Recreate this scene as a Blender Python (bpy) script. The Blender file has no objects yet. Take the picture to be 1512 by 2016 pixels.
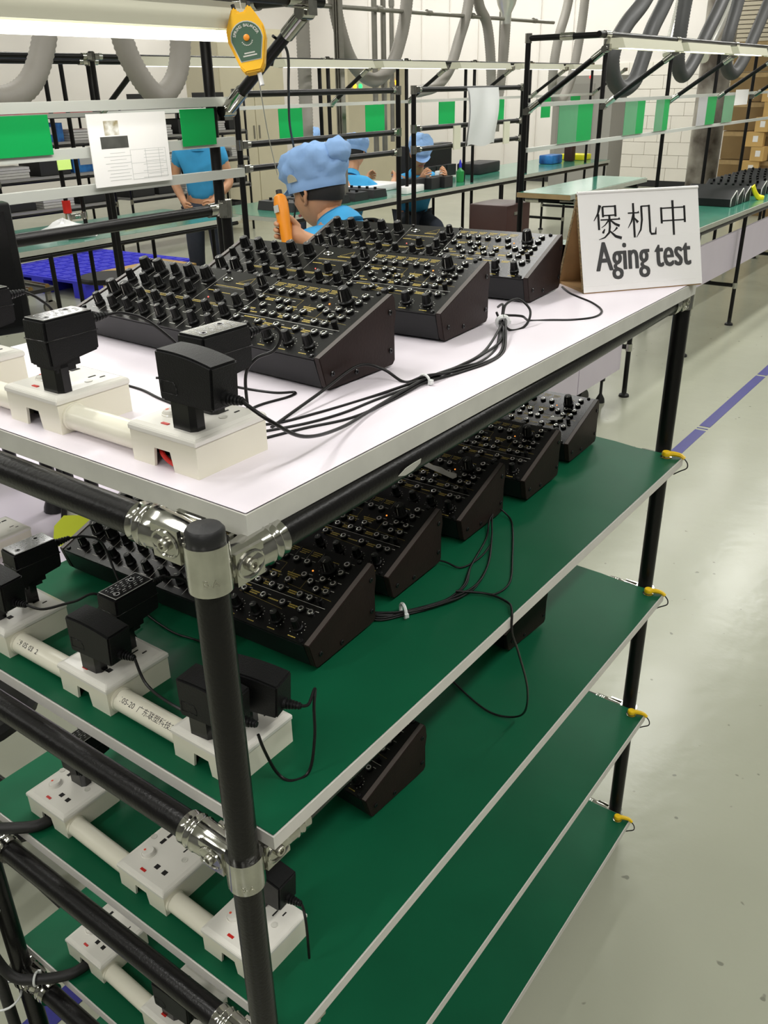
import bpy, bmesh, math, random
from mathutils import Vector, Matrix, Euler
SC = bpy.context.scene
COL = SC.collection
R = math.radians
random.seed(7)
# ------------------------------------------------------------------ camera
CAM_F, CAM_YAW, CAM_PIT, CAM_ROL = 1707.16, 0.641744, 0.455540, -0.0186866
CAM_C = Vector((0.44755, -0.37726, 0.30237))
fw = Vector((-math.sin(CAM_YAW)*math.cos(CAM_PIT), math.cos(CAM_YAW)*math.cos(CAM_PIT), -math.sin(CAM_PIT)))
rt = Vector((math.cos(CAM_YAW), math.sin(CAM_YAW), 0)); upv = rt.cross(fw)
r2 = rt*math.cos(CAM_ROL)+upv*math.sin(CAM_ROL); u2 = -rt*math.sin(CAM_ROL)+upv*math.cos(CAM_ROL)
cd = bpy.data.cameras.new('camera'); cam = bpy.data.objects.new('camera', cd); COL.objects.link(cam)
cd.sensor_fit = 'VERTICAL'; cd.sensor_height = 36.0; cd.lens = CAM_F/2016*36.0
cd.clip_start = 0.02; cd.clip_end = 100
M = Matrix((r2, u2, -fw)).transposed().to_4x4(); M.translation = CAM_C
cam.matrix_world = M
SC.camera = cam
# ------------------------------------------------------------------ world, view, lights
wd = bpy.data.worlds.new('world'); SC.world = wd; wd.use_nodes = True
wd.node_tree.nodes['Background'].inputs[0].default_value = (0.95, 0.96, 1.0, 1)
wd.node_tree.nodes['Background'].inputs[1].default_value = 0.25
SC.view_settings.view_transform = 'Standard'; SC.view_settings.look = 'None'
SC.view_settings.gamma = 1.0; SC.view_settings.use_curve_mapping = False
SC.view_settings.exposure = 0.0
FZ = -1.30            # floor height; the rack's top corner is the origin
CEIL = 2.3
def area_light(name, loc, sx, sy, power, col=(1, 0.97, 0.9), rot=(0, 0, 0)):
    l = bpy.data.lights.new(name, 'AREA'); l.shape = 'RECTANGLE'; l.size = sx; l.size_y = sy
    l.energy = power; l.color = col
    o = bpy.data.objects.new(name, l); COL.objects.link(o); o.location = loc; o.rotation_euler = rot
    return o
CEIL_LIGHTS = [(x, y) for x in (1.5, -1.4, -4.6, -8.0) for y in (-2.6, 0.2, 3.0, 5.8, 8.6, 11.4)]
for lx, ly in CEIL_LIGHTS:
    area_light('ceiling_lamp_light', (lx, ly, CEIL-0.12), 0.16, 1.8, 42 if (ly < 1 and lx > -3) else (24 if ly < 5 else 36), (1, 0.985, 0.95))
# unseen fill lights, added to brighten the back and left walls
WALL_FILLS = [(x, 13.3, 0) for x in (-11, -8.8, -6.6, -4.4)]+[(-11.6, y, 1) for y in (2.5, 6.5, 10.5)]
for lx, ly, sd in WALL_FILLS:
    area_light('wall_fill_light', (lx, ly, CEIL-0.30), 1.8, 0.2, 25, (1, 0.98, 0.945), (R(50), 0, 0) if sd == 0 else (R(50), 0, R(90)))
# ------------------------------------------------------------------ materials
def lin(c):
    return tuple(((v/255)/12.92 if v/255 <= 0.04045 else ((v/255+0.055)/1.055)**2.4) for v in c)
def mat(name, rgb, rough=0.5, metal=0.0, spec=0.5, noise=0.0, nscale=40, bump=0.0, bscale=200, emit=None, coat=0.0, trans=0.0, alpha=1.0, dark=None, wear=None):
    m = bpy.data.materials.new(name); m.use_nodes = True
    nt = m.node_tree; b = nt.nodes['Principled BSDF']
    c = lin(rgb)
    b.inputs['Base Color'].default_value = (*c, 1)
    b.inputs['Roughness'].default_value = rough; b.inputs['Metallic'].default_value = metal
    b.inputs['Specular IOR Level'].default_value = spec
    if coat: b.inputs['Coat Weight'].default_value = coat; b.inputs['Coat Roughness'].default_value = 0.08
    if trans: b.inputs['Transmission Weight'].default_value = trans
    if alpha < 1: b.inputs['Alpha'].default_value = alpha
    if emit:
        b.inputs['Emission Color'].default_value = (*lin(rgb), 1); b.inputs['Emission Strength'].default_value = emit
    tc = nt.nodes.new('ShaderNodeTexCoord')
    if noise:
        n = nt.nodes.new('ShaderNodeTexNoise'); n.inputs['Scale'].default_value = nscale; n.inputs['Detail'].default_value = 5
        nt.links.new(tc.outputs['Object'], n.inputs['Vector'])
        cr = nt.nodes.new('ShaderNodeValToRGB')
        d = lin(dark) if dark else tuple(v*(1-noise) for v in c)
        cr.color_ramp.elements[0].position = 0.35; cr.color_ramp.elements[1].position = 0.65
        cr.color_ramp.elements[0].color = (*d, 1); cr.color_ramp.elements[1].color = (*c, 1)
        nt.links.new(n.outputs['Fac'], cr.inputs['Fac']); nt.links.new(cr.outputs['Color'], b.inputs['Base Color'])
    if bump:
        n2 = nt.nodes.new('ShaderNodeTexNoise'); n2.inputs['Scale'].default_value = bscale; n2.inputs['Detail'].default_value = 3
        nt.links.new(tc.outputs['Object'], n2.inputs['Vector'])
        bp = nt.nodes.new('ShaderNodeBump'); bp.inputs['Strength'].default_value = bump; bp.inputs['Distance'].default_value = 0.002
        nt.links.new(n2.outputs['Fac'], bp.inputs['Height']); nt.links.new(bp.outputs['Normal'], b.inputs['Normal'])
    return m
MT = {}
MT['pipe'] = mat('black_pipe', (17, 16, 16), 0.30, spec=0.28, bump=0.15, bscale=300)
MT['blackcap'] = mat('black_rubber_cap', (30, 30, 31), 0.45, bump=0.1)
MT['chrome'] = mat('chrome', (196, 195, 188), 0.13, metal=1.0, noise=0.22, nscale=45, bump=0.08, bscale=60)
MT['chrome_bolt'] = mat('chrome_bolt', (190, 188, 178), 0.3, metal=1.0)
MT['alu'] = mat('aluminium', (206, 208, 202), 0.38, metal=0.35, spec=0.4)
MT['board'] = mat('white_laminate', (236, 228, 236), 0.33, noise=0.03, nscale=9, spec=0.4)
MT['edge'] = mat('white_edge_band', (205, 204, 196), 0.5, noise=0.08, nscale=30)
MT['mat'] = mat('green_antistatic_mat', (14, 88, 58), 0.46, noise=0.12, nscale=7, bump=0.06, bscale=30, spec=0.16)
MT['matedge'] = mat('shelf_edge_strip', (214, 211, 204), 0.45, noise=0.05, nscale=25)
MT['ivory'] = mat('ivory_plastic', (236, 232, 214), 0.26, spec=0.5)
MT['plate'] = mat('white_plastic_plate', (238, 235, 226), 0.14, spec=0.5, coat=0.3)
MT['hole'] = mat('dark_socket_hole', (14, 12, 11), 0.7)
MT['dimple'] = mat('screw_cap', (214, 212, 202), 0.3)
MT['red'] = mat('red_plastic', (205, 38, 30), 0.3, spec=0.5)
MT['orangedot'] = mat('red_dot', (238, 92, 66), 0.4)
MT['abs'] = mat('black_abs', (19, 19, 20), 0.42, spec=0.28, bump=0.25, bscale=900)
MT['absgloss'] = mat('black_gloss_plastic', (19, 19, 20), 0.22, spec=0.5)
MT['label'] = mat('black_silver_label', (24, 24, 25), 0.10, spec=0.7)
MT['labelprint'] = mat('label_print', (205, 205, 205), 0.4)
MT['cord'] = mat('black_cord', (19, 18, 18), 0.38, spec=0.3)
MT['thickcable'] = mat('black_rubber_cable', (27, 26, 26), 0.55, bump=0.3, bscale=150)
MT['tie'] = mat('white_nylon_tie', (226, 228, 226), 0.35)
MT['panel'] = mat('black_panel', (15, 15, 14), 0.27, spec=0.3, bump=0.03, bscale=500)
MT['chassis'] = mat('black_steel', (23, 24, 25), 0.42, spec=0.3, bump=0.08, bscale=900)
MT['side'] = mat('dark_wood_side', (42, 30, 27), 0.5, spec=0.25, noise=0.25, nscale=18, bump=0.12, bscale=250)
MT['sideedge'] = mat('dark_side_edge', (80, 73, 69), 0.45)
MT['knob'] = mat('black_knob', (16, 16, 16), 0.36, spec=0.28)
MT['knobtop'] = mat('black_knob_top', (34, 34, 33), 0.5, bump=0.2, bscale=1500)
MT['white'] = mat('white_print', (200, 198, 190), 0.5)
MT['gold'] = mat('gold_print', (186, 164, 74), 0.5)
MT['nickel'] = mat('nickel', (225, 224, 220), 0.15, metal=1.0)
MT['led'] = mat('orange_led', (255, 150, 60), 0.4, emit=1.2)
MT['ledred'] = mat('red_led', (255, 110, 100), 0.4, emit=1.0)
MT['card'] = mat('corrugated_card', (178, 142, 96), 0.8, noise=0.1, nscale=40)
MT['cardcut'] = mat('cut_corrugated_edge', (150, 128, 88), 0.9, noise=0.6, nscale=350, dark=(70, 55, 35))
MT['paper'] = mat('paper', (240, 238, 236), 0.3, spec=0.5, coat=0.4)
MT['ink'] = mat('black_ink', (34, 33, 34), 0.3)
MT['yellow'] = mat('yellow_plastic', (242, 200, 22), 0.35)
MT['tape'] = mat('masking_tape', (206, 204, 198), 0.5)
MT['sticky'] = mat('yellow_green_note', (190, 200, 20), 0.6)
MT['lime'] = mat('lime_note', (190, 220, 120), 0.6)
# ------------------------------------------------------------------ mesh helper
class MB:
    def __init__(s): s.v = []; s.f = []; s.m = []; s.s = []
    def add(s, vs, fs, mi=0, smooth=False, X=None):
        o = len(s.v)
        s.v += [tuple(X @ Vector(p)) if X else tuple(p) for p in vs]
        for f in fs: s.f.append([o+i for i in f]); s.m.append(mi); s.s.append(smooth)
        return s
    def box(s, c, d, mi=0, X=None, top=None):
        # box by centre and size; top=(sx,sy) scales the upper face
        x, y, z = d[0]/2, d[1]/2, d[2]/2; tx, ty = top or (1, 1)
        vs = [(c[0]+a*x*(tx if k > 0 else 1), c[1]+b*y*(ty if k > 0 else 1), c[2]+k*z) for k in (-1, 1) for a, b in ((-1, -1), (1, -1), (1, 1), (-1, 1))]
        return s.add(vs, [(3, 2, 1, 0), (4, 5, 6, 7), (0, 1, 5, 4), (1, 2, 6, 5), (2, 3, 7, 6), (3, 0, 4, 7)], mi, False, X)
    def rbox(s, c, d, r=0.003, mi=0, X=None, seg=2):
        bm = bmesh.new(); bmesh.ops.create_cube(bm, size=1)
        bmesh.ops.scale(bm, vec=d, verts=bm.verts); bmesh.ops.translate(bm, vec=c, verts=bm.verts)
        bmesh.ops.bevel(bm, geom=bm.edges[:], offset=r, segments=seg, profile=0.5, affect='EDGES')
        return s.bm(bm, mi, X, True)
    def bm(s, bm, mi=0, X=None, smooth=False):
        bm.verts.index_update()
        s.add([v.co.copy() for v in bm.verts], [[v.index for v in f.verts] for f in bm.faces], mi, smooth, X); bm.free(); return s
    def tube(s, path, r, n=10, mi=0, cap=True, X=None, closed=False):
        P = [Vector(p) for p in path]; rs = r if isinstance(r, (list, tuple)) else [r]*len(P)
        vs = []; fs = []; N = len(P); up = None
        for i, p in enumerate(P):
            a = P[max(i-1, 0)]; b = P[min(i+1, N-1)]
            t = (b-a).normalized() if (b-a).length > 1e-9 else Vector((0, 0, 1))
            if up is None:
                up = Vector((0, 0, 1)) if abs(t.z) < 0.9 else Vector((1, 0, 0))
            up = (up - t*up.dot(t))
            up = up.normalized() if up.length > 1e-6 else t.orthogonal().normalized()
            w = t.cross(up)
            for k in range(n):
                q = 2*math.pi*k/n
                vs.append(p + (up*math.cos(q)+w*math.sin(q))*rs[i])
        for i in range(N-1):
            for k in range(n):
                k2 = (k+1) % n
                fs.append((i*n+k, i*n+k2, (i+1)*n+k2, (i+1)*n+k))
        s.add(vs, fs, mi, True, X)
        if cap:
            s.add(vs[:n], [tuple(range(n))[::-1]], mi, False, X); s.add(vs[-n:], [tuple(range(n))], mi, False, X)
        return s
    def cyl(s, a, b, r, n=16, mi=0, r2=None, X=None):
        return s.tube([a, b], [r, r if r2 is None else r2], n, mi, True, X)
    def lathe(s, prof, n=20, mi=0, X=None, smooth=True, mis=None):
        vs = []; N = len(prof)
        for (r, z) in prof:
            for k in range(n):
                q = 2*math.pi*k/n; vs.append((r*math.cos(q), r*math.sin(q), z))
        for i in range(N-1):
            fs = [(i*n+k, i*n+(k+1) % n, (i+1)*n+(k+1) % n, (i+1)*n+k) for k in range(n)]
            o = len(s.v) if i == 0 else o
            if i == 0: s.v += [tuple(X @ Vector(p)) if X else p for p in vs]
            for f in fs: s.f.append([o+j for j in f]); s.m.append(mis[i] if mis else mi); s.s.append(smooth)
        s.add(vs[:n], [tuple(range(n))[::-1]], mis[0] if mis else mi, False, X); s.add(vs[-n:], [tuple(range(n))], mis[-1] if mis else mi, False, X)
        return s
    def prism(s, poly, h, mi=0, X=None, mis=None):
        # polygon in local xy extruded 0..h along z
        n = len(poly); vs = [(p[0], p[1], 0) for p in poly]+[(p[0], p[1], h) for p in poly]
        s.add(vs, [tuple(range(n))[::-1]], mi, False, X); s.add(vs, [tuple(range(n, 2*n))], mi, False, X)
        for i in range(n):
            s.add([vs[i], vs[(i+1) % n], vs[n+(i+1) % n], vs[n+i]], [(0, 1, 2, 3)], (mis[i] if mis else mi), False, X)
        return s
    def quad(s, a, b, c, d, mi=0, X=None): return s.add([a, b, c, d], [(0, 1, 2, 3)], mi, False, X)
    def build(s, name, mats, parent=None, loc=(0, 0, 0), rot=(0, 0, 0), bevel=0, weld=True):
        me = bpy.data.meshes.new(name); me.from_pydata(s.v, [], s.f)
        ms = mats if isinstance(mats, (list, tuple)) else [mats]
        for m in ms: me.materials.append(MT[m] if isinstance(m, str) else m)
        me.polygons.foreach_set('material_index', s.m); me.polygons.foreach_set('use_smooth', s.s)
        if weld:
            bm = bmesh.new(); bm.from_mesh(me); bmesh.ops.remove_doubles(bm, verts=bm.verts, dist=1e-6)
            bmesh.ops.recalc_face_normals(bm, faces=bm.faces)
            if bevel: bmesh.ops.bevel(bm, geom=[e for e in bm.edges if len(e.link_faces) == 2 and e.calc_face_angle(0) > 0.5], offset=bevel, segments=2, affect='EDGES')
            for e in bm.edges:
                if len(e.link_faces) == 2 and e.calc_face_angle(0) > 0.7: e.smooth = False
            bm.to_mesh(me); bm.free()
        me.update()
        o = bpy.data.objects.new(name, me); COL.objects.link(o)
        if parent: o.parent = parent
        o.location = loc; o.rotation_euler = rot
        return o
def tag(o, label=None, cat=None, group=None, kind=None):
    if label: o['label'] = label
    if cat: o['category'] = cat
    if group: o['group'] = group
    if kind: o['kind'] = kind
    return o
def thing(name, label, cat, loc=(0, 0, 0), rz=0, group=None, rot=None):
    o = bpy.data.objects.new(name, None); o.empty_display_size = 0.05; COL.objects.link(o)
    o.location = loc; o.rotation_euler = rot or (0, 0, rz)
    return tag(o, label, cat, group)
def inst(src, parent, loc=None, rot=None):
    o = src.copy(); COL.objects.link(o); o.parent = parent
    if loc is not None: o.location = loc
    if rot is not None: o.rotation_euler = rot
    return o
def dup(root, loc, rz, label):
    r = root.copy(); COL.objects.link(r); r.location = loc; r.rotation_euler = (0, 0, rz); r['label'] = label
    for ch in list(root.children):
        c = inst(ch, r)
        for g in list(ch.children): inst(g, c)
    return r
def frame(o, z, x=None):
    # matrix with origin o, local z along z
    z = Vector(z).normalized(); x = Vector(x) if x else (Vector((0, 0, 1)) if abs(z.z) < 0.9 else Vector((1, 0, 0)))
    x = (x - z*x.dot(z)).normalized(); y = z.cross(x)
    m = Matrix((x, y, z)).transposed().to_4x4(); m.translation = o
    return m
def spline(pts, k=8):
    # Catmull-Rom through points
    P = [Vector(p) for p in pts]; out = []
    for i in range(len(P)-1):
        a = P[max(i-1, 0)]; b = P[i]; c = P[i+1]; d = P[min(i+2, len(P)-1)]
        for j in range(k):
            t = j/k
            out.append(0.5*((2*b)+(c-a)*t+(2*a-5*b+4*c-d)*t*t+(3*b-a-3*c+d)*t**3))
    out.append(P[-1]); return out
def text_mesh(body, size, extrude=0.0002, offset=0.0, align='CENTER'):
    cu = bpy.data.curves.new('txt', 'FONT'); cu.body = body; cu.size = size; cu.extrude = extrude; cu.offset = offset
    cu.align_x = align; cu.align_y = 'CENTER'; cu.resolution_u = 3
    o = bpy.data.objects.new('txt', cu); COL.objects.link(o)
    dg = bpy.context.evaluated_depsgraph_get(); dg.update()
    me = bpy.data.meshes.new_from_object(o.evaluated_get(dg))
    mb = MB(); mb.add([v.co.copy() for v in me.vertices], [list(p.vertices) for p in me.polygons])
    bpy.data.objects.remove(o); bpy.data.curves.remove(cu); bpy.data.meshes.remove(me)
    return mb
def place(mb, X, sx=1, sy=1):
    out = MB(); out.add([X @ Vector((p[0]*sx, p[1]*sy, p[2])) for p in mb.v], mb.f); return out
# ------------------------------------------------------------------ room shell (floor)
def floor_material():
    m = bpy.data.materials.new('epoxy_floor'); m.use_nodes = True; nt = m.node_tree; b = nt.nodes['Principled BSDF']
    tc = nt.nodes.new('ShaderNodeTexCoord')
    n = nt.nodes.new('ShaderNodeTexNoise'); n.inputs['Scale'].default_value = 0.9; n.inputs['Detail'].default_value = 6
    nt.links.new(tc.outputs['Object'], n.inputs['Vector'])
    cr = nt.nodes.new('ShaderNodeValToRGB'); cr.color_ramp.elements[0].position = 0.3; cr.color_ramp.elements[1].position = 0.7
    cr.color_ramp.elements[0].color = (*lin((158, 160, 143)), 1); cr.color_ramp.elements[1].color = (*lin((170, 172, 154)), 1)
    nt.links.new(n.outputs['Fac'], cr.inputs['Fac'])
    n3 = nt.nodes.new('ShaderNodeTexNoise'); n3.inputs['Scale'].default_value = 34; n3.inputs['Detail'].default_value = 1
    nt.links.new(tc.outputs['Object'], n3.inputs['Vector'])
    c3 = nt.nodes.new('ShaderNodeValToRGB'); c3.color_ramp.elements[0].position = 0.20; c3.color_ramp.elements[1].position = 0.235
    c3.color_ramp.elements[0].color = (0.55, 0.55, 0.55, 1); c3.color_ramp.elements[1].color = (1, 1, 1, 1)
    nt.links.new(n3.outputs['Fac'], c3.inputs['Fac'])
    mx = nt.nodes.new('ShaderNodeMix'); mx.data_type = 'RGBA'; mx.blend_type = 'MULTIPLY'; mx.inputs[0].default_value = 1
    nt.links.new(cr.outputs['Color'], mx.inputs[6]); nt.links.new(c3.outputs['Color'], mx.inputs[7])
    nt.links.new(mx.outputs[2], b.inputs['Base Color'])
    n2 = nt.nodes.new('ShaderNodeTexNoise'); n2.inputs['Scale'].default_value = 5; n2.inputs['Detail'].default_value = 7
    nt.links.new(tc.outputs['Object'], n2.inputs['Vector'])
    bp = nt.nodes.new('ShaderNodeBump'); bp.inputs['Strength'].default_value = 0.25; bp.inputs['Distance'].default_value = 0.012
    nt.links.new(n2.outputs['Fac'], bp.inputs['Height']); nt.links.new(bp.outputs['Normal'], b.inputs['Normal'])
    b.inputs['Roughness'].default_value = 0.24; b.inputs['Specular IOR Level'].default_value = 0.35
    return m
MT['floor'] = floor_material()
MT['lightgrey'] = mat('light_grey_edge', (176, 176, 172), 0.4)
MT['bluetape'] = mat('blue_floor_line', (58, 58, 132), 0.3, noise=0.12, nscale=12)
mb = MB(); mb.quad((-14, -5, FZ), (4, -5, FZ), (4, 17, FZ), (-14, 17, FZ))
tag(mb.build('floor', 'floor'), kind='structure')
mb = MB()
yy = -0.4
for y0, y1 in ((-0.6, 3.92), (3.945, 3.955), (3.985, 5.02), (5.05, 14.0)):
    mb.box((-0.735, (y0+y1)/2, FZ+0.0008), (0.055, y1-y0, 0.0016))
tag(mb.build('trim_1', 'bluetape'), kind='structure')
# ------------------------------------------------------------------ lean-pipe rack
PR = 0.014
RW, RL = 0.548, 1.115
FXO = -0.024          # the far posts stand slightly inwards
Z_TOP, Z_S = 0.0074, [-0.2998, -0.5853, -0.882, -1.18]
rack = thing('pipe_rack', 'tall black pipe rack with chrome joints carrying a white top and green shelves', 'rack', (0, 0, FZ))
def rp(mb, name, mats, **k):
    for i, v in enumerate(mb.v): mb.v[i] = (v[0], v[1], v[2]-FZ)
    return mb.build(name, mats, rack, **k)
for (px, py) in ((0, 0), (-RW, 0), (FXO, RL), (-RW-FXO, RL)):
    top = 0.010 if py == 0 else -0.03
    mb = MB(); mb.cyl((px, py, FZ+0.06), (px, py, top-0.012), PR, 24)
    post = rp(mb, 'post', 'pipe')
    mb = MB(); mb.lathe([(PR+0.0008, top-0.014), (PR+0.0012, top-0.006), (PR+0.0012, top+0.001), (PR-0.001, top+0.004), (0.002, top+0.0048)], 24, X=Matrix.Translation((px, py, 0)))
    if py == 0: rp(mb, 'post_cap', 'blackcap')
    mb = MB(); mb.cyl((px, py, FZ+0.035), (px, py, FZ+0.062), 0.017, 16); mb.cyl((px-0.011, py, FZ+0.03), (px+0.011, py, FZ+0.03), 0.03, 24)
    rp(mb, 'caster', 'blackcap')
levels = [(-0.003, -0.0265)]+[(z-0.030, z-0.030) for z in Z_S]
def joint(px, py, z, dirs, collar_h=0.036, zc=None):
    # chrome clamp collar on the post with a sleeve on every pipe that meets it; bolts are sub-parts
    mb = MB(); zc = z if zc is None else zc
    X = Matrix.Translation((px, py, zc))
    h = collar_h/2
    mb.lathe([(PR+0.0006, -h), (PR+0.0036, -h), (PR+0.0038, -h+0.003), (PR+0.0036, h-0.003), (PR+0.0036, h), (PR+0.0006, h)], 28, X=X)
    bolts = []
    for d, dz in dirs:
        d = Vector(d); o = Vector((px, py, zc+dz))
        Xs = frame(o, d)
        mb.lathe([(PR+0.0008, 0.074), (PR+0.0030, 0.074), (PR+0.0030, 0.066), (PR+0.0038, 0.0645), (PR+0.0030, 0.063), (PR+0.0030, 0.058), (PR+0.0038, 0.0565), (PR+0.0028, 0.055), (PR+0.0026, 0.042), (PR+0.0018, 0.032), (PR+0.0006, 0.022), (PR-0.0010, 0.012), (PR-0.0010, 0.006)], 24, X=Xs)
        side = d.cross(Vector((0, 0, 1)))
        for sgn in (-1, 1):
            # flattened cheek with an oval boss around the bolt
            c = o + d*0.029 + side*sgn*(PR-0.001)
            mb.box(c, (0.030, 0.0035, 0.028), 0, X=Matrix.Translation(c) @ Matrix.Rotation(math.atan2(d.y, d.x), 4, 'Z') @ Matrix.Translation(-Vector(c)))
            ring = [c + d*(0.0135*math.cos(q)) + side*sgn*0.0022 + Vector((0, 0, 0.0105*math.sin(q))) for q in [2*math.pi*k/24 for k in range(25)]]
            mb.tube(ring, 0.0014, 6, cap=False)
            bolts.append((c + side*sgn*0.001, side*sgn))
    j = rp(mb, 'connector', 'chrome')
    for c, n in bolts:
        b = MB(); Xb = frame(Vector(c)-Vector((0, 0, FZ)), n)
        b.lathe([(0.0055, 0), (0.0055, 0.004), (0.0048, 0.0052), (0.0028, 0.0052), (0.0028, 0.0022), (0.0002, 0.0022)], 14, X=Xb)
        b.build('bolt', 'chrome_bolt', j)
    return j
for li, (zx, zy) in enumerate(levels):
    for py in (0, RL):
        mb = MB(); o_ = 0 if py == 0 else FXO; mb.cyl((-RW+0.045-o_, py, zx if py == 0 else zy), (-0.045+o_, py, zx if py == 0 else zy), PR, 20); rp(mb, 'crossbar', 'pipe')
    for px in (0, -RW):
        mb = MB(); mb.cyl((px, 0.045, zy), (px+(FXO if px == 0 else -FXO), RL-0.045, zy), PR, 20); rp(mb, 'side_rail', 'pipe')
    for px in (0, -RW):
        s = -1 if px == 0 else 1
        if li == 0:
            joint(px, 0, 0, [((s, 0, 0), zx+0.018), ((0, 1, 0), zy+0.018)], 0.040, zc=-0.018)
        else:
            joint(px, 0, 0, [((s, 0, 0), 0.006), ((0, 1, 0), 0.006)], 0.036, zc=zx-0.006)
        joint(px+(FXO if px == 0 else -FXO), RL, 0, [((s, 0, 0), 0), ((0, -1, 0), 0)], 0.036, zc=zy)
# embossed mark on the two front joints
for zc in (-0.026, levels[1][0]-0.016, levels[2][0]-0.016):
    t = text_mesh('B-A', 0.0085, 0.0004)
    a = math.atan2(-0.377, 0.4475)
    out = MB()
    for v in t.v:
        q = a + v[0]/(PR+0.004); r = PR+0.0037+max(v[2], 0)
        out.v.append((r*math.cos(q), r*math.sin(q), zc+v[1]))
    out.f = t.f; out.m = t.m; out.s = t.s
    rp(out, 'embossed_mark', 'chrome_bolt')
# ------------------------------------------------------------------ boards
def board(name, label, z, th, x0, x1, y0, y1, top, edge, sag=None):
    t = thing(name, label, 'shelf', ((x0+x1)/2, (y0+y1)/2, z))
    w, d = x1-x0, y1-y0
    b = MB(); b.box((0, 0, -th/2-0.0012), (w-0.003, d-0.003, th-0.0024)); b.build('panel', 'board', t)
    e = MB()
    for c, s in (((0, -d/2+0.001, -th/2), (w, 0.002, th)), ((0, d/2-0.001, -th/2), (w, 0.002, th)), ((-w/2+0.001, 0, -th/2), (0.002, d-0.004, th)), ((w/2-0.001, 0, -th/2), (0.002, d-0.004, th))):
        e.box(c, s)
    e.build('edge_band', edge, t)
    g = MB(); nx, ny = 14, 36
    vs = []
    for j in range(ny+1):
        for i in range(nx+1):
            u, v = i/nx, j/ny
            zz = 0.0002
            if sag:   # the mat lifts along its far end and rolls over the right edge
                zz += 0.006*max(0, (v-0.80)/0.2)**2*math.sin(math.pi*min(1, u*1.05)) + 0.0015
                if u > 0.93: zz -= 0.0035*((u-0.93)/0.07)**2
                if v > 0.9 and u > 0.8: zz -= 0.010*((v-0.9)/0.1)**1.5*((u-0.8)/0.2)
            zz = max(zz, 0.0012)
            vs.append((-w/2+0.0015+(w-0.003)*u, -d/2+0.0015+(d-0.003)*v, zz))
    fs = [(j*(nx+1)+i, j*(nx+1)+i+1, (j+1)*(nx+1)+i+1, (j+1)*(nx+1)+i) for j in range(ny) for i in range(nx)]
    g.add(vs, fs, 0, True); g.build('mat' if sag else 'top_laminate', top, t)
    return t
board('top_board', 'white laminate board on top of the pipe rack', Z_TOP, 0.020, -0.60, 0.003, 0.0395, 1.086, 'board', 'edge')
order = ['first green matted shelf below the white top', 'second green matted shelf below the white top', 'third green matted shelf below the white top, nearly empty', 'lowest green matted shelf of the pipe rack']
for i, z in enumerate(Z_S):
    board('shelf_board', order[i], z, 0.015, -0.571, 0.0229-(0.003 if i > 1 else 0), 0.0167, 1.085+0.004*i, 'mat', 'matedge', sag=True)
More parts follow.
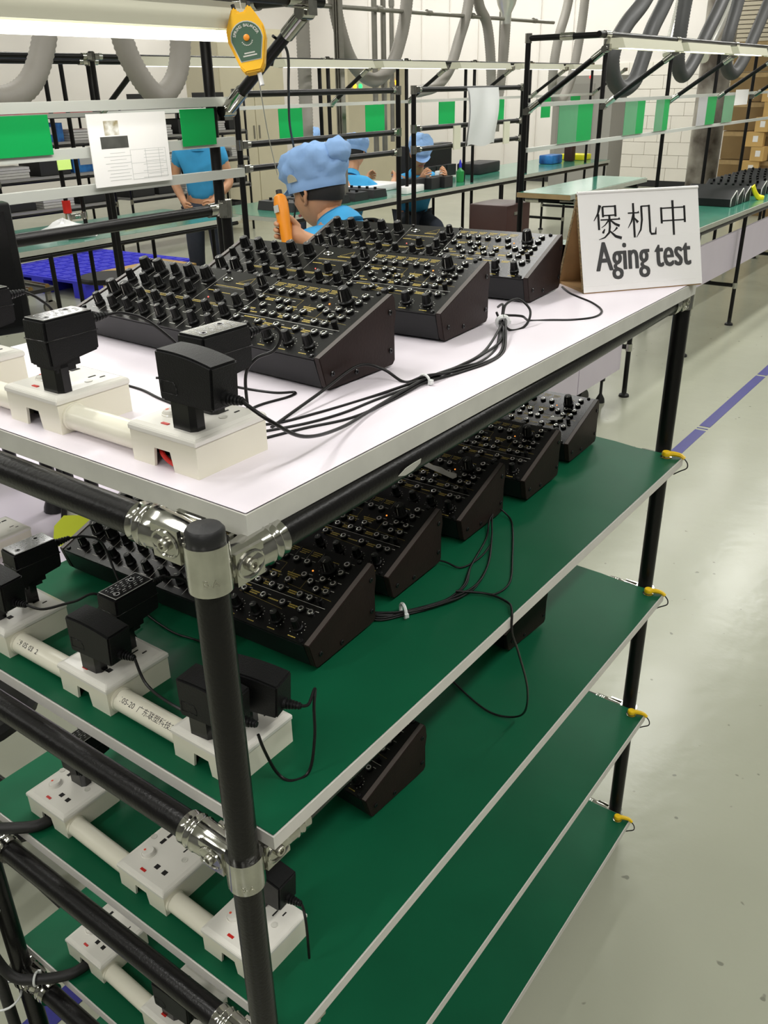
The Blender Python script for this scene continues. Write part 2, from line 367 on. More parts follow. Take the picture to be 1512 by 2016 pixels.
# ------------------------------------------------------------------ socket boxes
BW, BH = 0.086, 0.0385
def make_socket_box(label, loc, wire=False):
    # origin: front right bottom corner is at (+BW/2, -BW/2)
    t = thing('socket_box', label, 'socket', loc)
    b = MB(); h = BH-0.008; w = BW/2; tk = 0.0028; i = 0.0012
    def wall(P, o, d, n):   # polygon in (u, z) standing along d at o, thickness along n
        Xw = Matrix((Vector(d), Vector((0, 0, 1)), -Vector(n))).transposed().to_4x4(); Xw.translation = o
        b.prism(P, tk, X=Xw)
    L = BW-2*i
    notch = [(0, 0), (L*0.33, 0), (L*0.36, 0.019), (L*0.60, 0.019), (L*0.64, 0), (L, 0), (L, h), (0, h)]
    wall(notch, Vector((-w+i, -w+i, 0)), (1, 0, 0), (0, -1, 0))
    full = [(0, 0), (L, 0), (L, h), (0, h)]; part_ = [(tk, 0), (L-tk, 0), (L-tk, h), (tk, h)]
    wall(full, Vector((w-i, w-i, 0)), (-1, 0, 0), (0, 1, 0))
    wall(part_, Vector((w-i, -w+i, 0)), (0, 1, 0), (1, 0, 0))
    wall(part_, Vector((-w+i, w-i, 0)), (0, -1, 0), (-1, 0, 0))
    b.build('box_body', 'ivory', t)
    p = MB(); P = [(-w, h), (-w, h+0.0035), (-w+0.0035, BH), (0, BH)]
    def ring(a, z): return [(-a, -a, z), (a, -a, z), (a, a, z), (-a, a, z)]
    vs = ring(w, h)+ring(w, h+0.004)+ring(w-0.0012, h+0.0062)+ring(w-0.006, BH)
    fs = [(3, 2, 1, 0), (12, 13, 14, 15)]+[(4*k+j, 4*k+(j+1) % 4, 4*k+4+(j+1) % 4, 4*k+4+j) for k in range(3) for j in range(4)]
    p.add(vs, fs); p.build('face_plate', 'plate', t, bevel=0.0006)
    sw = MB(); Xs = Matrix.Translation((-0.0210, -0.010, BH))
    sw.lathe([(0.0095, 0), (0.0095, 0.0008), (0.0088, 0.0012), (0.0088, 0.0004), (0.001, 0.0004)], 24, X=Xs)
    Xr = Xs @ Matrix.Rotation(R(-9), 4, 'Y')
    sw.lathe([(0.0080, -0.001), (0.0080, 0.0032), (0.0072, 0.0042), (0.0002, 0.0042)], 22, X=Xr)
    s_ = sw.build('rocker_switch', 'plate', t)
    d = MB(); d.lathe([(0.0016, 0.0041), (0.0016, 0.0046), (0.0002, 0.0047)], 10, X=Xr @ Matrix.Translation((-0.0045, -0.001, 0))); d.build('switch_dot', 'orangedot', s_)
    g = MB(); g.box((-0.0060, -0.0310, BH+0.0003), (0.0085, 0.0032, 0.0008)); g.build('indicator_window', 'red', t)
    for (hx, hy, hw, hd) in ((0.0045, -0.0180, 0.0062, 0.0062), (0.0190, -0.0190, 0.0062, 0.0062),
                             (-0.0205, 0.0130, 0.0045, 0.0085), (-0.0205, 0.0250, 0.0038, 0.010), (0.0140, 0.0200, 0.0016, 0.0085), (0.0235, 0.0255, 0.0016, 0.006)):
        hl = MB(); hl.box((hx, hy, BH+0.0002), (hw, hd, 0.0006)); hl.build('socket_hole', 'hole', t)
    for (sx, sy) in ((0.0240, 0.0085), (-0.0360, 0.0110)):
        c = MB(); c.lathe([(0.0040, 0.0002), (0.0040, 0.0006), (0.0030, 0.0004), (0.0002, -0.0002)], 16, X=Matrix.Translation((sx, sy, BH))); c.build('screw_cap', 'dimple', t)
    ba = MB(); ba.box((0, 0.005, h*0.5), (BW-0.012, 0.05, h-0.004)); ba.build('inner_body', 'hole', t)
    if wire:
        wr = MB(); wr.tube(spline([(-0.018, -0.030, 0.017), (-0.008, -0.036, 0.011), (0.004, -0.037, 0.006), (0.014, -0.034, 0.005)]), 0.0022, 8); wr.build('red_wire', 'red', t)
    return t
def fr(x, y): return x-BW/2, y+BW/2
BOX = {}
def boxes(key, fronts, z, labels, wires=()):
    for i, ((x, y), lab) in enumerate(zip(fronts, labels)):
        cx, cy = fr(x, y)
        BOX[key+str(i)] = (cx, cy, z)
        make_socket_box(lab, (cx, cy, z), wire=(i in wires))
boxes('t', [(-0.0739, 0.0629), (-0.2630, 0.0629), (-0.4460, 0.0640)], Z_TOP, ['ivory socket box with red wire in its notch, front corner of white top', 'ivory socket box with small black-labelled adapter, middle of the white top', 'ivory socket box cut by the left picture edge, white top'], wires=(0,))
boxes('a', [(-0.0460, 0.0368), (-0.2320, 0.0368), (-0.4178, 0.0356)], Z_S[0], ['ivory socket box behind the front post on the first green shelf', 'ivory socket box between two printed conduits, first green shelf', 'ivory socket box at left picture edge on the first green shelf'])
boxes('b', [(-0.0447, 0.0340), (-0.1978, 0.0376), (-0.3970, 0.0427)], Z_S[1], ['ivory socket box half behind the front post, second green shelf', 'open ivory socket box with nothing plugged in, middle of second green shelf', 'ivory socket box with thick black cable, second green shelf'])
boxes('c', [(-0.0447, 0.0360), (-0.2200, 0.0400), (-0.4002, 0.0452)], Z_S[2], ['ivory socket box hidden behind the front post, third green shelf', 'ivory socket box at bottom picture edge under a black adapter', 'ivory socket box with thick black cable, third green shelf'])
def conduit(key, i, label, text=None, z_off=0.0155, yoff=-0.026):
    a = BOX[key+str(i+1)]; b = BOX[key+str(i)]
    t = thing('conduit_pipe', label, 'conduit', (a[0]+BW/2-0.001, (a[1]+b[1])/2+yoff, a[2]+z_off))
    L = b[0]-a[0]-BW+0.002
    ang = math.atan2(b[1]-a[1], b[0]-a[0])
    m = MB(); m.cyl((0.0, 0, 0), (L, (b[1]-a[1])*L/(L+BW), 0), 0.0125, 24); o = m.build('pipe', 'ivory', t)
    m = MB(); m.lathe([(0.0128, 0), (0.0136, 0), (0.0136, 0.0035), (0.0128, 0.004)], 24, X=frame(Vector((-0.0005, 0, 0)), (1, 0, 0))); m.build('socket_collar', 'ivory', t)
    if text:
        tm = text_mesh(text, 0.0085, 0.0, align='LEFT'); out = MB()
        for v in tm.v:
            q = R(50) + v[1]/0.0127      # wraps round the tube
            rr = 0.01262
            out.v.append((0.010+v[0], -rr*math.cos(q), rr*math.sin(q)))
        out.f = tm.f; out.m = tm.m; out.s = tm.s
        out.build('printed_text', 'ink', t)
conduit('t', 0, 'cream conduit pipe joining the two nearest boxes on white top')
conduit('t', 1, 'cream conduit pipe at the left picture edge on white top')
conduit('a', 0, 'printed conduit pipe reading 105-20 on first green shelf', '105-20  广东联塑科技实业')
conduit('a', 1, 'printed conduit pipe with rows of digits, left on first green shelf', '19 05 03  2')
conduit('b', 0, 'short plain conduit pipe beside the front post, second green shelf')
conduit('b', 1, 'long plain conduit pipe, left on second green shelf')
conduit('c', 0, 'plain conduit pipe behind the front post, third green shelf')
conduit('c', 1, 'plain conduit pipe on third green shelf near the cable bundle')
# ------------------------------------------------------------------ wall adapters
def adapter_brick(label, loc, rz=0, shiny=True, cord=None):
    # rectangular brick lying along +y over its plug; origin at plug foot
    t = thing('wall_adapter', label, 'adapter', loc, rz)
    b = MB(); x0, x1, y0, y1, z1, zm = -0.0165, 0.0165, -0.0140, 0.0440, 0.0715, 0.0525
    Xp = Matrix(((0, 0, 1, x0), (1, 0, 0, 0), (0, 1, 0, 0), (0, 0, 0, 1)))
    b.prism([(y0+0.0008, 0.0265), (y1-0.0008, 0.0335), (y1, zm), (y1-0.0006, z1), (y0+0.0006, z1), (y0, zm)], x1-x0, X=Xp); b.build('body', 'abs', t, bevel=0.0020)
    b = MB()
    for q0, q1 in (((x0, y0), (x1, y0)), ((x1, y0), (x1, y1)), ((x1, y1), (x0, y1)), ((x0, y1), (x0, y0))): b.tube([(q0[0], q0[1], zm), (q1[0], q1[1], zm)], 0.0006, 5)
    b.build('seam', 'absgloss', t)
    b = MB(); b.box((0, 0.006, 0.0275), (0.026, 0.030, 0.007)); b.box((0, 0.005, 0.0225), (0.024, 0.022, 0.005))
    b.build('plug_step', 'abs', t)
    p = MB(); P = [(-0.0125, -0.0065), (0.0085, -0.0065), (0.0130, -0.002), (0.0130, 0.0065), (-0.0125, 0.0065)]
    p.prism(P, 0.027, X=Matrix.Translation((0, 0, 0.0002))); p.build('plug', 'absgloss', t)
    l = MB(); l.box((0, 0.015, z1+0.0001), (0.0285, 0.0525, 0.0004)); l.build('label_border', 'lightgrey', t); l = MB(); l.box((0, 0.015, z1+0.0003), (0.0265, 0.0505, 0.0004)); lab = l.build('rating_label', 'label', t)
    g = MB(); rnd = random.Random(3)
    for k in range(6):
        xx = -0.0095+k*0.0036; yy = -0.006
        while yy < 0.033:
            ln = rnd.uniform(0.002, 0.008); g.box((xx, yy+ln/2, z1+0.0006), (0.0005 if k % 2 else 0.0009, ln*0.6, 0.0002)); yy += ln+0.0022
    for k in range(2):
        g.lathe([(0.0036, 0), (0.0036, 0.0002), (0.0028, 0.0002), (0.0028, 0)], 16, X=Matrix.Translation((0.006-k*0.011, -0.003+k*0.030, z1+0.0006)))
    g.build('label_print', 'labelprint', lab)
    s = MB(); Xs = frame(Vector((0.004, y1-0.001, 0.060)), (0.15, 1, 0.05))
    prof = [(0.0052, 0)]
    for k in range(6): prof += [(0.0052-k*0.0004, 0.002+k*0.0034), (0.0052-k*0.0004, 0.0038+k*0.0034), (0.0034-k*0.0002, 0.0039+k*0.0034), (0.0034-k*0.0002, 0.0053+k*0.0034)]
    s.lathe(prof, 12, X=Xs); s.build('strain_relief', 'abs', t)
    if cord: c = MB(); c.tube(spline([(0.008, y1+0.020, 0.061)]+cord), 0.0016, 7); c.build('cord', 'cord', t)
    return t
def adapter_wedge(label, loc, rz=0, cord=None, flip=False):
    # upright block with a bowed top; plug below; strain relief low on the right end
    t = thing('wall_adapter', label, 'adapter', loc, rz)
    b = MB(); n = 10
    top = [(-0.0170+0.066*k/n, 0.066+0.0055*math.sin(math.pi*(0.18+0.62*(1-k/n)))-0.0055*(k/n)) for k in range(n+1)]
    P = [(-0.0150, 0.0262), (0.0455, 0.0262), (0.0465, 0.029)]+[(x, z) for x, z in top[::-1]]+[(-0.0165, 0.03)]
    Xw = Matrix(((1, 0, 0, 0), (0, 0, 1, -0.0135), (0, 1, 0, 0), (0, 0, 0, 1)))
    b.prism(P, 0.030, X=Xw); b.build('body', 'abs', t, bevel=0.0018)
    g = MB(); Q = [(-0.0125, 0.034), (0.006, 0.034), (0.006, 0.040), (0.003, 0.0445), (-0.0125, 0.0445)]
    for i in range(5): g.tube([(Q[i][0], -0.0136, Q[i][1]), (Q[(i+1) % 5][0], -0.0136, Q[(i+1) % 5][1])], 0.00035, 5)
    g.build('grip_outline', 'absgloss', t)
    p = MB(); P = [(-0.0125, -0.0065), (0.0085, -0.0065), (0.0125, -0.002), (0.0125, 0.0065), (-0.0125, 0.0065)]
    p.prism(P, 0.028, X=Matrix.Translation((0, 0, 0.0002))); p.build('plug', 'absgloss', t)
    s = MB(); Xs = frame(Vector((0.0455, 0.001, 0.0355)), (1, 0.12, -0.02))
    prof = [(0.0058, 0), (0.0058, 0.002)]
    for k in range(5): prof += [(0.0056-k*0.0005, 0.003+k*0.0032), (0.0056-k*0.0005, 0.0046+k*0.0032), (0.0036-k*0.0002, 0.0047+k*0.0032), (0.0036-k*0.0002, 0.006+k*0.0032)]
    s.lathe(prof, 12, X=Xs); s.build('strain_relief', 'abs', t)
    if cord: c = MB(); c.tube(spline([(0.064, 0.0032, 0.0352)]+cord), 0.0016, 7); c.build('cord', 'cord', t)
    return t
ZB = BH-0.0001
def on(key, dx, dy): b = BOX[key]; return (b[0]+BW/2+dx, b[1]-BW/2+dy, b[2]+ZB)
adapter_wedge('black bow-topped adapter in the front corner socket box on white top', on('t0', -0.0230, 0.0160))
adapter_brick('black brick adapter with printed label behind the bow-topped one on white top', on('t0', -0.0410, 0.0560), cord=[(0.016, 0.074, 0.062), (0.019, 0.078, 0.052), (0.014, 0.072, 0.040), (0.004, 0.058, 0.034), (-0.006, 0.053, 0.015), (-0.008, 0.056, -0.0365)])
adapter_brick('black brick adapter with shiny label on the middle box of white top', on('t1', -0.0180, 0.0160), R(2), cord=[(0.014, 0.080, 0.060), (0.028, 0.100, 0.048), (0.050, 0.125, 0.010), (0.080, 0.130, -0.035)])
adapter_brick('black brick adapter cut by the left picture edge on white top', on('t2', -0.0040, 0.0340), R(2), cord=[(0.015, 0.076, 0.052), (0.020, 0.09, 0.030), (0.022, 0.10, -0.036)])
adapter_wedge('black bow-topped adapter behind the front post on first green shelf, right box', on('a0', -0.0300, 0.0480), R(14), cord=[(0.070, 0.008, 0.036), (0.070, 0.022, 0.044), (0.073, 0.012, 0.030), (0.076, 0.004, 0.000), (0.074, -0.008, -0.033), (0.062, -0.022, -0.0368), (0.048, -0.024, -0.030), (0.040, -0.030, 0.000), (0.036, -0.032, 0.020)])
adapter_wedge('black square adapter in front of the printed conduit end, beside the front post', on('a0', -0.0480, 0.0130), R(6))
adapter_wedge('black bow-topped adapter with thumb groove on first green shelf, middle box', on('a1', -0.0400, 0.0180), R(4), cord=[(0.080, 0.000, 0.010), (0.110, 0.002, -0.004), (0.150, 0.006, -0.010), (0.190, 0.020, -0.020)])
adapter_brick('black brick adapter with crisp white label print, first green shelf middle box', on('a1', -0.0480, 0.0640), R(2), cord=[(0.020, 0.082, 0.050), (0.040, 0.090, 0.010), (0.060, 0.1, -0.036)])
adapter_wedge('black bow-topped adapter at left picture edge on first green shelf', on('a2', -0.0400, 0.0150), R(4), cord=[(0.085, 0.010, 0.033), (0.115, 0.030, 0.042), (0.140, 0.050, 0.046), (0.165, 0.075, -0.03)])
adapter_brick('black brick adapter at left picture edge on first green shelf', on('a2', -0.0430, 0.0620), R(-3), cord=[(0.018, 0.080, 0.060), (0.035, 0.092, 0.050), (0.070, 0.085, 0.010), (0.110, 0.08, -0.03)])
adapter_brick('black adapter with glossy label under the first shelf, behind second shelf left box', on('b2', -0.0380, 0.0560), R(2), cord=[(0.014, 0.076, 0.056), (0.02, 0.09, 0.02), (0.03, 0.1, -0.036)])
adapter_wedge('black adapter standing behind the front post on second green shelf', on('b0', -0.0560, 0.0640), R(2), cord=[(0.068, 0.002, 0.030), (0.076, -0.004, 0.015), (0.080, -0.008, -0.030)])
adapter_wedge('black adapter at bottom picture edge on third green shelf', on('c1', -0.0400, 0.0200), R(4))
# ------------------------------------------------------------------ desktop synthesizers
SW, SDF, SHF, SYB, SHB, SZF = 0.4356, 0.0094, 0.0404, 0.118, 0.0855, 0.0035
SLOPE = math.atan2(SHB-SHF, SYB+SDF); SLEN = math.hypot(SHB-SHF, SYB+SDF)
TH = 0.008
def panel_frame(inset=0.0012):
    x = Vector((1, 0, 0)); y = Vector((0, math.cos(SLOPE), math.sin(SLOPE))); z = x.cross(y)
    m = Matrix((x, y, z)).transposed().to_4x4(); m.translation = Vector((-SW, -SDF, SHF)) - z*inset
    return m
PF = panel_frame()
def knob_mesh(r, h):
    mb = MB()
    mb.lathe([(r*1.28, 0.0008), (r*1.28, h*0.16), (r*1.08, h*0.22), (r*1.0, h*0.26), (r*0.86, h*0.93), (r*0.80, h*0.99), (r*0.7, h), (0.0002, h)], 18, mis=[0, 0, 0, 0, 0, 1, 1, 1])
    for k in range(9):
        q = 2*math.pi*k/9+0.35
        mb.box((0, 0, 0), (r*0.16, r*0.10, h*0.62), 0, X=Matrix.Rotation(q, 4, 'Z') @ Matrix.Translation((r*0.95, 0, h*0.58)) @ Matrix.Rotation(R(-7), 4, 'Y'))
    mb.box((r*0.42, 0, h+0.0001), (r*0.75, r*0.10, 0.0004), 2)
    mb.box((0, 0, 0), (r*0.06, r*0.10, h*0.68), 2, X=Matrix.Translation((r*0.945, 0, h*0.60)) @ Matrix.Rotation(R(-8), 4, 'Y'))
    return mb
BIG = [(33, 107), (62, 107), (124, 107), (156, 107), (33, 46), (62, 46), (389, 107)]
SMALL = [(91, 109), (30, 80), (63, 77), (93, 77), (124, 77), (153, 77), (91, 46), (122, 45), (154, 44), (186, 44), (218, 44), (249, 44), (218, 67), (250, 66), (250, 89), (250, 113),
         (32, 19), (63, 19), (94, 19), (125, 19), (157, 19), (188, 19), (218, 19), (249, 19), (313, 18), (344, 18), (375, 18), (406, 18)]
JACKS = [(270, 107), (287, 107), (304, 107), (321, 107), (339, 107), (356, 107), (269, 89), (299, 88), (313, 88), (285, 74), (313, 74), (328, 74), (350, 74), (393, 74), (407, 75),
         (269, 60), (299, 60), (314, 60), (336, 60), (350, 60), (379, 60), (394, 60), (365, 88), (379, 82), (392, 90), (408, 89), (407, 107), (407, 121), (269, 43), (306, 42), (336, 42), (366, 42), (394, 42), (408, 42)]
def P3(u, v, w=0.0): return PF @ Vector((u/1000, v/1000, w/1000))
def make_synth(label, loc, rz):
    t = thing('synthesizer', label, 'synthesizer', loc, rz, 'black desktop synthesizers on ageing test')
    # side cheeks
    prof = [(0.004, SZF), (0.0, SZF+0.004), (-SDF, SHF), (SYB, SHB), (0.1215, 0.0800), (0.1238, 0.0620), (0.1205, 0.0460), (0.1208, 0.0090), (0.1165, SZF+0.0005)]
    for x0, nm in ((-TH, 0), (-SW, 1)):
        mb = MB(); X = Matrix(((0, 0, 1, x0), (1, 0, 0, 0), (0, 1, 0, 0), (0, 0, 0, 1)))
        mb.prism(prof, TH, X=X, mis=[0, 0, 1, 0, 0, 0, 0, 0, 0]); s = mb.build('side_panel', ['side', 'sideedge'], t, bevel=0.0008)
        for (yy, zz) in ((0.010, 0.020), (0.050, 0.0125), (0.112, 0.022), (0.112, 0.066)):
            xs = x0+TH if nm == 0 else x0
            b = MB(); b.lathe([(0.0032, 0), (0.0032, 0.001), (0.0024, 0.0018), (0.0012, 0.0018), (0.0010, 0.0008), (0.0001, 0.0008)], 12, X=frame(Vector((xs, yy, zz)), (1 if nm == 0 else -1, 0, 0)))
            b.build('screw', 'absgloss', s)
    # chassis
    prof = [(0.002, SZF+0.001), (-SDF+0.0006, SHF-0.003), (SYB-0.002, SHB-0.006), (0.116, 0.046), (0.116, SZF+0.003)]
    mb = MB(); X = Matrix(((0, 0, 1, -SW+TH), (1, 0, 0, 0), (0, 1, 0, 0), (0, 0, 0, 1)))
    mb.prism(prof, SW-2*TH, X=X); mb.build('chassis', 'chassis', t, bevel=0.0006)
    mb = MB(); mb.box((SW/2, SLEN/2, -0.0008), (SW-2*TH-0.0006, SLEN-0.0004, 0.0016), X=PF); mb.build('control_panel', 'panel', t)
    f = MB()
    for x in (-0.04, -SW+0.04):
        for y in (0.018, 0.105): f.lathe([(0.007, 0.0002), (0.007, SZF+0.0015), (0.0001, SZF+0.0015)], 12, X=Matrix.Translation((x, y, 0)))
    f.build('rubber_foot', 'blackcap', t)
    # printing
    g = MB(); hgt = 0.12
    def ln(u0, v0, u1, v1, w=0.35, mi=0):
        a = Vector((u0, v0)); b = Vector((u1, v1)); n = (b-a).normalized(); n = Vector((-n.y, n.x))*w/2
        g.quad(P3(a.x+n.x, a.y+n.y, hgt), P3(a.x-n.x, a.y-n.y, hgt), P3(b.x-n.x, b.y-n.y, hgt), P3(b.x+n.x, b.y+n.y, hgt), mi)
    rnd = random.Random(11)
    def words(u, v, w, h=1.2, mi=1):
        e = u+w
        while u < e-0.8:
            l = min(rnd.uniform(1.0, 3.4), e-u)
            g.quad(P3(u, v-h/2, hgt), P3(u+l, v-h/2, hgt), P3(u+l, v+h/2, hgt), P3(u, v+h/2, hgt), mi); u += l+0.35
    for u in (47, 78, 109, 140, 201.5, 233): ln(u, 3, u, 61)
    for u in (47, 78, 109, 140): ln(u, 68, u, 124, 0.3)
    ln(170, 3, 170, 131); ln(262, 3, 262, 131, 0.5); ln(262, 53.5, 420, 53.5, 0.5); ln(170, 62, 262, 62, 0.25); ln(12, 64, 166, 64, 0.25); ln(174, 98, 236, 98, 0.3); ln(234, 72, 234, 131, 0.25)
    for u in (75, 107, 139, 172, 203): words(u, 62.6, 26, 1.1); words(u, 59.8, 24, 1.1); 
    words(176, 100.5, 50, 1.0); words(174, 88, 16, 1.6); words(192, 86, 24, 1.0)
    for (u, v) in SMALL[:24]+BIG[:6]: words(u-5, v-9.5, 10, 0.9, 0)
    for u in (264, 281, 298, 316, 334, 352): words(u, 125.5, 14, 1.4); words(u+1, 122.6, 12, 1.2); words(u, 119.8, 10, 1.2); ln(u+15.5, 113, u+15.5, 128, 0.2)
    for (u, v, w) in ((276, 91, 16), (276, 88, 14), (318, 78, 17), (320, 75, 14), (318, 82, 15), (340, 86, 20), (342, 83, 16), (344, 80, 12), (270, 67, 8), (276, 60, 12), (322, 62, 10), (322, 59, 9), (360, 62, 14), (360, 59, 12), (276, 49.5, 34), (314, 44, 14), (314, 41, 12), (343, 42, 15), (374, 44, 14), (374, 41, 12), (398, 82, 8), (398, 78, 7)):
        words(u, v, w, 1.7)
    for (u, v) in JACKS: words(u+3.5, v+4.5, 5, 0.8, 0)
    for q in (((262, 98), (330, 98)), ((330, 70), (330, 98)), ((346, 70), (346, 92)), ((346, 70), (420, 66)), ((308, 66), (326, 66)), ((372, 68), (372, 84)), ((300, 38), (370, 34))): ln(*q[0], *q[1], 0.25, 1)
    for (u, v) in ((313, 18), (344, 18), (375, 18), (406, 18), (389, 107)):
        rr = 9.5 if v < 50 else 13
        for k in range(11):
            q = R(-55+k*29); g.box((0, 0, 0), (0.0009, 0.0009, 0.0001), 0, X=PF @ Matrix.Translation(((u+rr*math.cos(q))/1000, (v+rr*math.sin(q))/1000, hgt/1000)))
        words(u-5, v-13 if v < 50 else v+13, 11, 1.2, 1)
    for k in range(3): q = [(206, 112), (226, 112), (224, 126)]; ln(*q[k], *q[(k+1) % 3], 0.4, 1)
    words(204, 109.5, 22, 1.6, 1)
    g.build('panel_print', ['white', 'gold'], t, weld=False)
    b = MB()
    ell = [P3(184+7.2*math.cos(q), 115+3.9*math.sin(q), 0.4) for q in [2*math.pi*k/28 for k in range(29)]]
    b.tube(ell, 0.0009, 6, cap=False)
    b.box((0.184, 0.115, 0.0003), (0.0016, 0.006, 0.0004), X=PF); b.box((0.1805, 0.115, 0.0003), (0.0035, 0.0008, 0.0004), X=PF); b.box((0.1875, 0.115, 0.0003), (0.0035, 0.0008, 0.0004), X=PF)
    b.build('badge', 'nickel', t)
    b = MB(); b.lathe([(0.0011, 0), (0.0011, 0.0012), (0.0001, 0.0016)], 8, X=PF @ Matrix.Translation((0.370, 0.0985, -0.0004))); b.build('power_led', 'led', t)
    b = MB(); b.lathe([(0.0009, 0), (0.0009, 0.0010), (0.0001, 0.0014)], 8, X=PF @ Matrix.Translation((0.190, 0.072, 0))); b.build('rate_led', 'ledred', t)
    b = MB(); b.lathe([(0.0033, 0), (0.0033, 0.004), (0.0036, 0.0042), (0.0034, 0.0075), (0.0028, 0.008), (0.0001, 0.008)], 14, X=PF @ Matrix.Translation((0.410, 0.059, 0))); b.build('push_button', 'knob', t)
    PFe = PF.to_euler()
    proto = None
    for lst, r, h in ((SMALL, 0.0052, 0.0158), (BIG, 0.0072, 0.0195)):
        proto = None
        for (u, v) in lst:
            rr = Matrix.Rotation(rnd.uniform(0.9, 5.3), 4, 'Z')
            Xk = PF @ Matrix.Translation((u/1000, v/1000, 0)) @ rr
            if proto is None: proto = knob_mesh(r if u != 389 else 0.008, h).build('knob', ['knob', 'knobtop', 'white'], t); proto.matrix_basis = Xk
            else: o = proto.copy(); COL.objects.link(o); o.parent = t; o.matrix_basis = Xk
    jm = MB(); jm.lathe([(0.0049, 0.0002), (0.0049, 0.0030), (0.0044, 0.0034), (0.0039, 0.0034)], 16, 1); jm.lathe([(0.0036, 0.0030), (0.0035, 0.0038), (0.0031, 0.0041), (0.0022, 0.0041), (0.0021, 0.0024), (0.0001, 0.0024)], 16, mis=[0, 0, 0, 0, 1, 1])
    proto = None
    for (u, v) in JACKS:
        Xk = PF @ Matrix.Translation((u/1000, v/1000, 0))
        if proto is None: proto = jm.build('jack_socket', ['nickel', 'absgloss'], t); proto.matrix_basis = Xk
        else: o = proto.copy(); COL.objects.link(o); o.parent = t; o.matrix_basis = Xk
    proto = None
    for (u, v) in ((14, 5), (170, 4), (262, 4), (421, 4), (14, 131), (170, 131), (260, 132), (417, 132)):
        Xk = PF @ Matrix.Translation((u/1000, v/1000, 0))
        if proto is None:
            m = MB(); m.lathe([(0.0030, 0.0002), (0.0030, 0.0012), (0.0022, 0.0022), (0.0001, 0.0026)], 12); proto = m.build('panel_screw', 'absgloss', t); proto.matrix_basis = Xk
        else: o = proto.copy(); COL.objects.link(o); o.parent = t; o.matrix_basis = Xk
    return t
syn = make_synth('black synthesizer nearest the camera on the white top', (-0.1341, 0.3027, Z_TOP), -0.0315)
Z2, Z3 = Z_S[0]+0.0035, Z_S[1]+0.0035
def copy_synth(loc, rz, label): return dup(syn, loc, rz, label)
bpy.context.view_layer.update()
for (x, y, rz, z, lab) in ((-0.1362, 0.5379, 0.0536, Z_TOP, 'middle black synthesizer on the white top, second from camera'),
                           (-0.1491, 0.7913, 0.0775, Z_TOP, 'black synthesizer beside the ageing test sign on white top'),
                           (-0.1019, 0.2225, 0.0393, Z2, 'black synthesizer nearest the front post, first green shelf'),
                           (-0.1178, 0.3948, 0.0316, Z2, 'second black synthesizer from the front post, first green shelf, lit orange lamp'),
                           (-0.1260, 0.5817, 0.0226, Z2, 'black synthesizer with the long masking tape strip, first green shelf'),
                           (-0.1168, 0.7561, 0.0311, Z2, 'fourth black synthesizer from the front post, first green shelf'),
                           (-0.1288, 0.9362, 0.0296, Z2, 'farthest black synthesizer on first green shelf, with torn tape scrap'),
                           (-0.0896, 0.2995, -0.06, Z3, 'nearer black synthesizer on the second green shelf'),
                           (-0.1259, 0.7416, -0.08, Z3, 'farther black synthesizer on second green shelf, mostly hidden')):
    copy_synth((x, y, z), rz, lab)
# ------------------------------------------------------------------ tape and notes
def scrap(name, label, cat, pts, z, X, m, th=0.0004):
    mb = MB(); mb.prism(pts, th, X=X); return tag(mb.build(name, m), label, cat)
def on_synth(x, y, rz, z):
    return Matrix.Translation((x, y, z)) @ Matrix.Rotation(rz, 4, 'Z') @ PF
Xa = on_synth(-0.1260, 0.5817, 0.0226, Z2) @ Matrix.Translation((0.352, 0.085, 0.0046)) @ Matrix.Rotation(R(-8), 4, 'Z')
scrap('tape_strip', 'long torn strip of masking tape on a synthesizer, first green shelf', 'tape', [(-0.030, -0.004), (0.030, -0.007), (0.033, -0.001), (0.028, 0.005), (0.012, 0.003), (-0.002, 0.006), (-0.018, 0.004), (-0.029, 0.006)], 0, Xa, 'tape')
Xa = on_synth(-0.1288, 0.9362, 0.0296, Z2) @ Matrix.Translation((0.385, 0.056, 0.0046)) @ Matrix.Rotation(R(20), 4, 'Z')
scrap('tape_scrap', 'small torn scrap of tape on the farthest synthesizer, first green shelf', 'tape', [(-0.014, -0.003), (0.004, -0.005), (0.012, -0.002), (0.016, 0.005), (0.006, 0.004), (-0.004, 0.006), (-0.010, 0.002)], 0, Xa, 'tape')
Xa = Matrix(((0, 0.35*0.7, 0.94, -0.004), (0.75, 0, 0, 0.250), (0, 0.94*0.7, -0.35, -0.024), (0, 0, 0, 1)))
scrap('tape_tab', 'tab of tape hanging from the rail under the white top', 'tape', [(-0.024, 0.002), (-0.006, -0.005), (0.012, -0.004), (0.024, 0.004), (0.022, 0.012), (0.004, 0.012), (-0.012, 0.010)], 0, Xa @ Matrix.Translation((0, 0, 0.0142)), 'tape')
Xa = Matrix.Translation((-0.556, 0.232, -0.273)) @ Matrix.Rotation(R(50), 4, 'Z') @ Matrix.Rotation(R(50), 4, 'X')
scrap('sticky_note', 'yellow green sticky note at the left end of a synthesizer', 'note', [(-0.03, 0), (0.02, 0), (0.034, 0.012), (0.03, 0.04), (-0.012, 0.044), (-0.026, 0.03)], 0, Xa, 'sticky')
